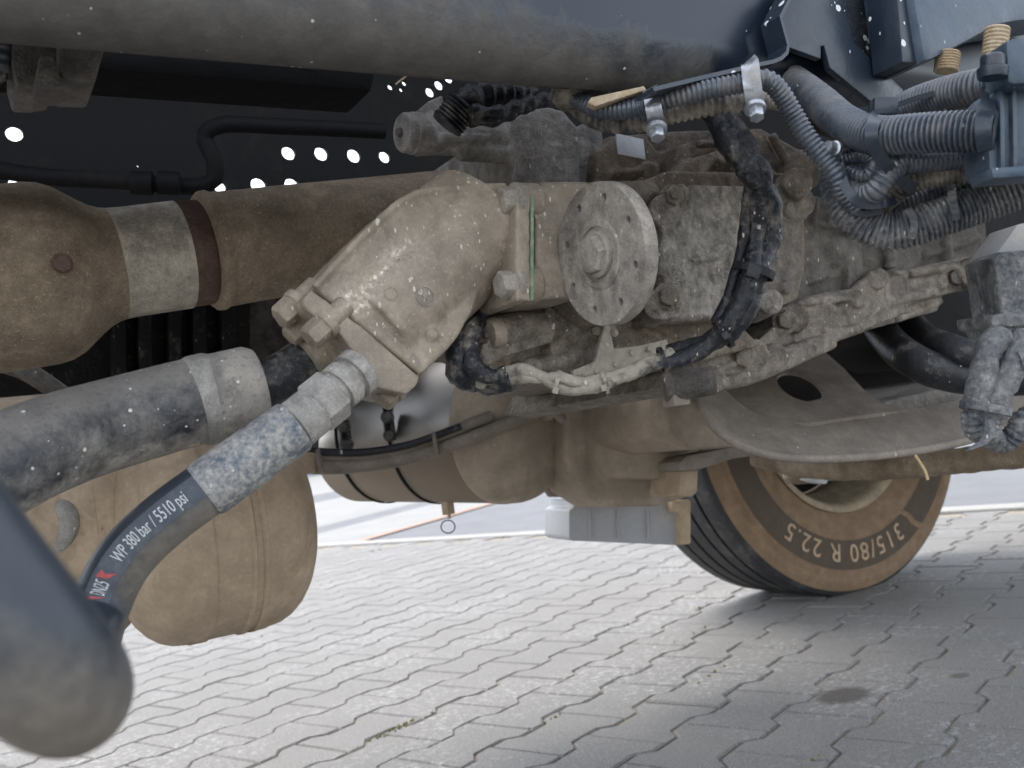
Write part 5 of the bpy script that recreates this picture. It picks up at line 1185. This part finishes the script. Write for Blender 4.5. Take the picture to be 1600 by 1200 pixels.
# P-clamps
def pclamp(x0, y0, x1, y1, d, wid, label):
    t = thing('pipe_clamp', label, 'pipe clamp', P(x1, y1, d), 'steel clamps on the rail conduits')
    q = resample(catmull([P(x0, y0, d + .012), P(x0 + 1, y0 + 4, d), P((x0 + x1) / 2, (y0 + y1) / 2, d - .006), P(x1, y1 - 4, d), P(x1, y1, d + .006)], .003), .003)[0]
    bm = bm_new(); rows = []; n_ = len(q)
    for i in range(n_):
        tt = (q[min(i + 1, n_ - 1)] - q[max(i - 1, 0)]).normalized(); v = (CAM - q[i]).normalized(); s = tt.cross(v).normalized()
        rows.append([bm.verts.new(q[i] + a_) for a_ in (s * wid, s * wid + v * .002, -s * wid + v * .002, -s * wid)])
    for a_, b_ in zip(rows, rows[1:]):
        for j in range(4): bm.faces.new((a_[j], a_[(j + 1) % 4], b_[(j + 1) % 4], b_[j]))
    bm.faces.new(rows[0][::-1]); bm.faces.new(rows[-1]); part(t, 'band', bm, M_ZINC, angle=35)
    bm = bm_new(); hexbolt(bm, P(x1, y1 + 4, d - .004), (-UP * .85 - FW * .5), .0056, .009, 1.35); part(t, 'bolt', bm, M_ZINC, angle=30, bevel=.0004)
pclamp(1171, 97, 1180, 166, .68, .0062, 'clean zinc pipe clamp holding the conduits, beside the folded plate edge')
pclamp(1016, 138, 1026, 198, .70, .0058, 'mud-spotted pipe clamp on the conduits above the label plate')
bm = bm_new(); prism(bm, [P(x, y, .705) for x, y in ((918, 160), (924, 152), (1006, 134), (1010, 140), (930, 166))], FW * .012); solo('flat_strip', finish(bm, 'flat_strip', M_STUD, bevel=.0008), 'pale flat strip on top of the rail conduits', 'strip')
rough = rough_tube
mc = thing('mud_clod', 'clump of dried mud where the rail conduits begin', 'mud clump', P(895, 150, .75))
rough_tube(mc, 'clod', [(878, 152, .77), (892, 145, .76), (915, 150, .75), (928, 140, .76)], .012, M_CONDD, 21, .22)

# =================================================================== muddy connector at the right
mcn = thing('muddy_connector', 'grey mud-caked plug with two boots hanging down at the right edge', 'connector', P(1540, 660, .72))
bm = bm_new(); prism(bm, [P(x, y, .76) for x, y in ((1552, 402), (1574, 392), (1700, 384), (1700, 495), (1566, 498))], FW * .05)
prism(bm, [P(x, y, .75) for x, y in ((1548, 492), (1700, 482), (1700, 505), (1552, 512))], FW * .06)
prism(bm, [P(x, y, .755) for x, y in ((1556, 510), (1700, 502), (1700, 530), (1590, 532), (1564, 524))], FW * .055)
link('plug_body', cast(bm, 'plug_body', M_CONDG, .0016, 4), mcn)
bm = bm_new(); prism(bm, [P(x, y, .80) for x, y in ((1556, 396), (1590, 350), (1700, 330), (1700, 400))], FW * .05); part(mcn, 'cover', bm, M_GREYBOX, bevel=.004)
rough_tube(mcn, 'boot', [(1562, 528, .752), (1545, 544, .745), (1540, 566, .742), (1536, 590, .742), (1530, 615, .742), (1526, 636, .742)], .0108, M_CONDG, 31, .1)
rough_tube(mcn, 'boot', [(1600, 530, .752), (1590, 555, .74), (1578, 584, .738), (1564, 612, .738), (1552, 636, .74)], .0100, M_CONDG, 32, .1)
rough_tube(mcn, 'boot', [(1630, 540, .75), (1610, 560, .735), (1592, 566, .735)], .009, M_CONDG, 33, .1)
for pix in ([(1526, 634, .742), (1520, 652, .742), (1522, 668, .745), (1532, 676, .75)], [(1552, 636, .74), (1546, 655, .738), (1546, 676, .74), (1556, 690, .75)], [(1556, 692, .755), (1574, 688, .75), (1590, 672, .745), (1600, 655, .745), (1640, 640, .75)]):
    bm = bm_new(); corr(bm, catmull(path3(pix), .003), .0090, .0040, .16, 16); part(mcn, 'conduit_sleeve', bm, M_CONDG, angle=80)
tie(mcn, 1540, 638, .741, dirpx(1545, 615, 1536, 660, .74), .0175, .003, (1564, 646, .735), M_CONDG)
bm = bm_new(); prism(bm, [P(x, y, .728) for x, y in ((1540, 650), (1556, 660), (1556, 680), (1542, 694), (1520, 702), (1506, 706), (1530, 690), (1538, 674))], FW * .0015); part(mcn, 'tie_tail', bm, M_CONDG)

# =================================================================== plugs under the rail at the left
pl = thing('plug_cluster', 'grey dusty cable plugs clipped together under the rail at the upper left', 'connector', PY(90, 140, .66))
part(pl, 'plug_body', plate([(18, 44), (92, 48), (98, 80), (84, 130), (55, 134), (26, 132), (18, 100)], .64, .05, M_CASED), M_CASED, bevel=.003)
part(pl, 'plug_body', plate([(92, 58), (168, 62), (160, 86), (150, 126), (98, 124), (90, 92)], .63, .05, M_CASED), M_CASED, bevel=.003)
part(pl, 'latch', plate([(62, 86), (84, 88), (90, 104), (92, 118), (104, 124), (104, 138), (54, 142), (58, 108)], .615, .03, M_CASED), M_CASED, bevel=.002)
for y in (96, 108): part(pl, 'latch_rib', plate([(66, y), (82, y + 1), (82, y + 5), (66, y + 4)], .611, .006, M_CASED), M_CASED)
conduit('conduit', [(-40, 40, .60), (-8, 60, .60), (0, 85, .60), (-12, 112, .60), (-50, 130, .60)], .0095, .0045, M_COND, 'black conduit bend at the upper left corner beside the plugs', 'conduit at the upper left')
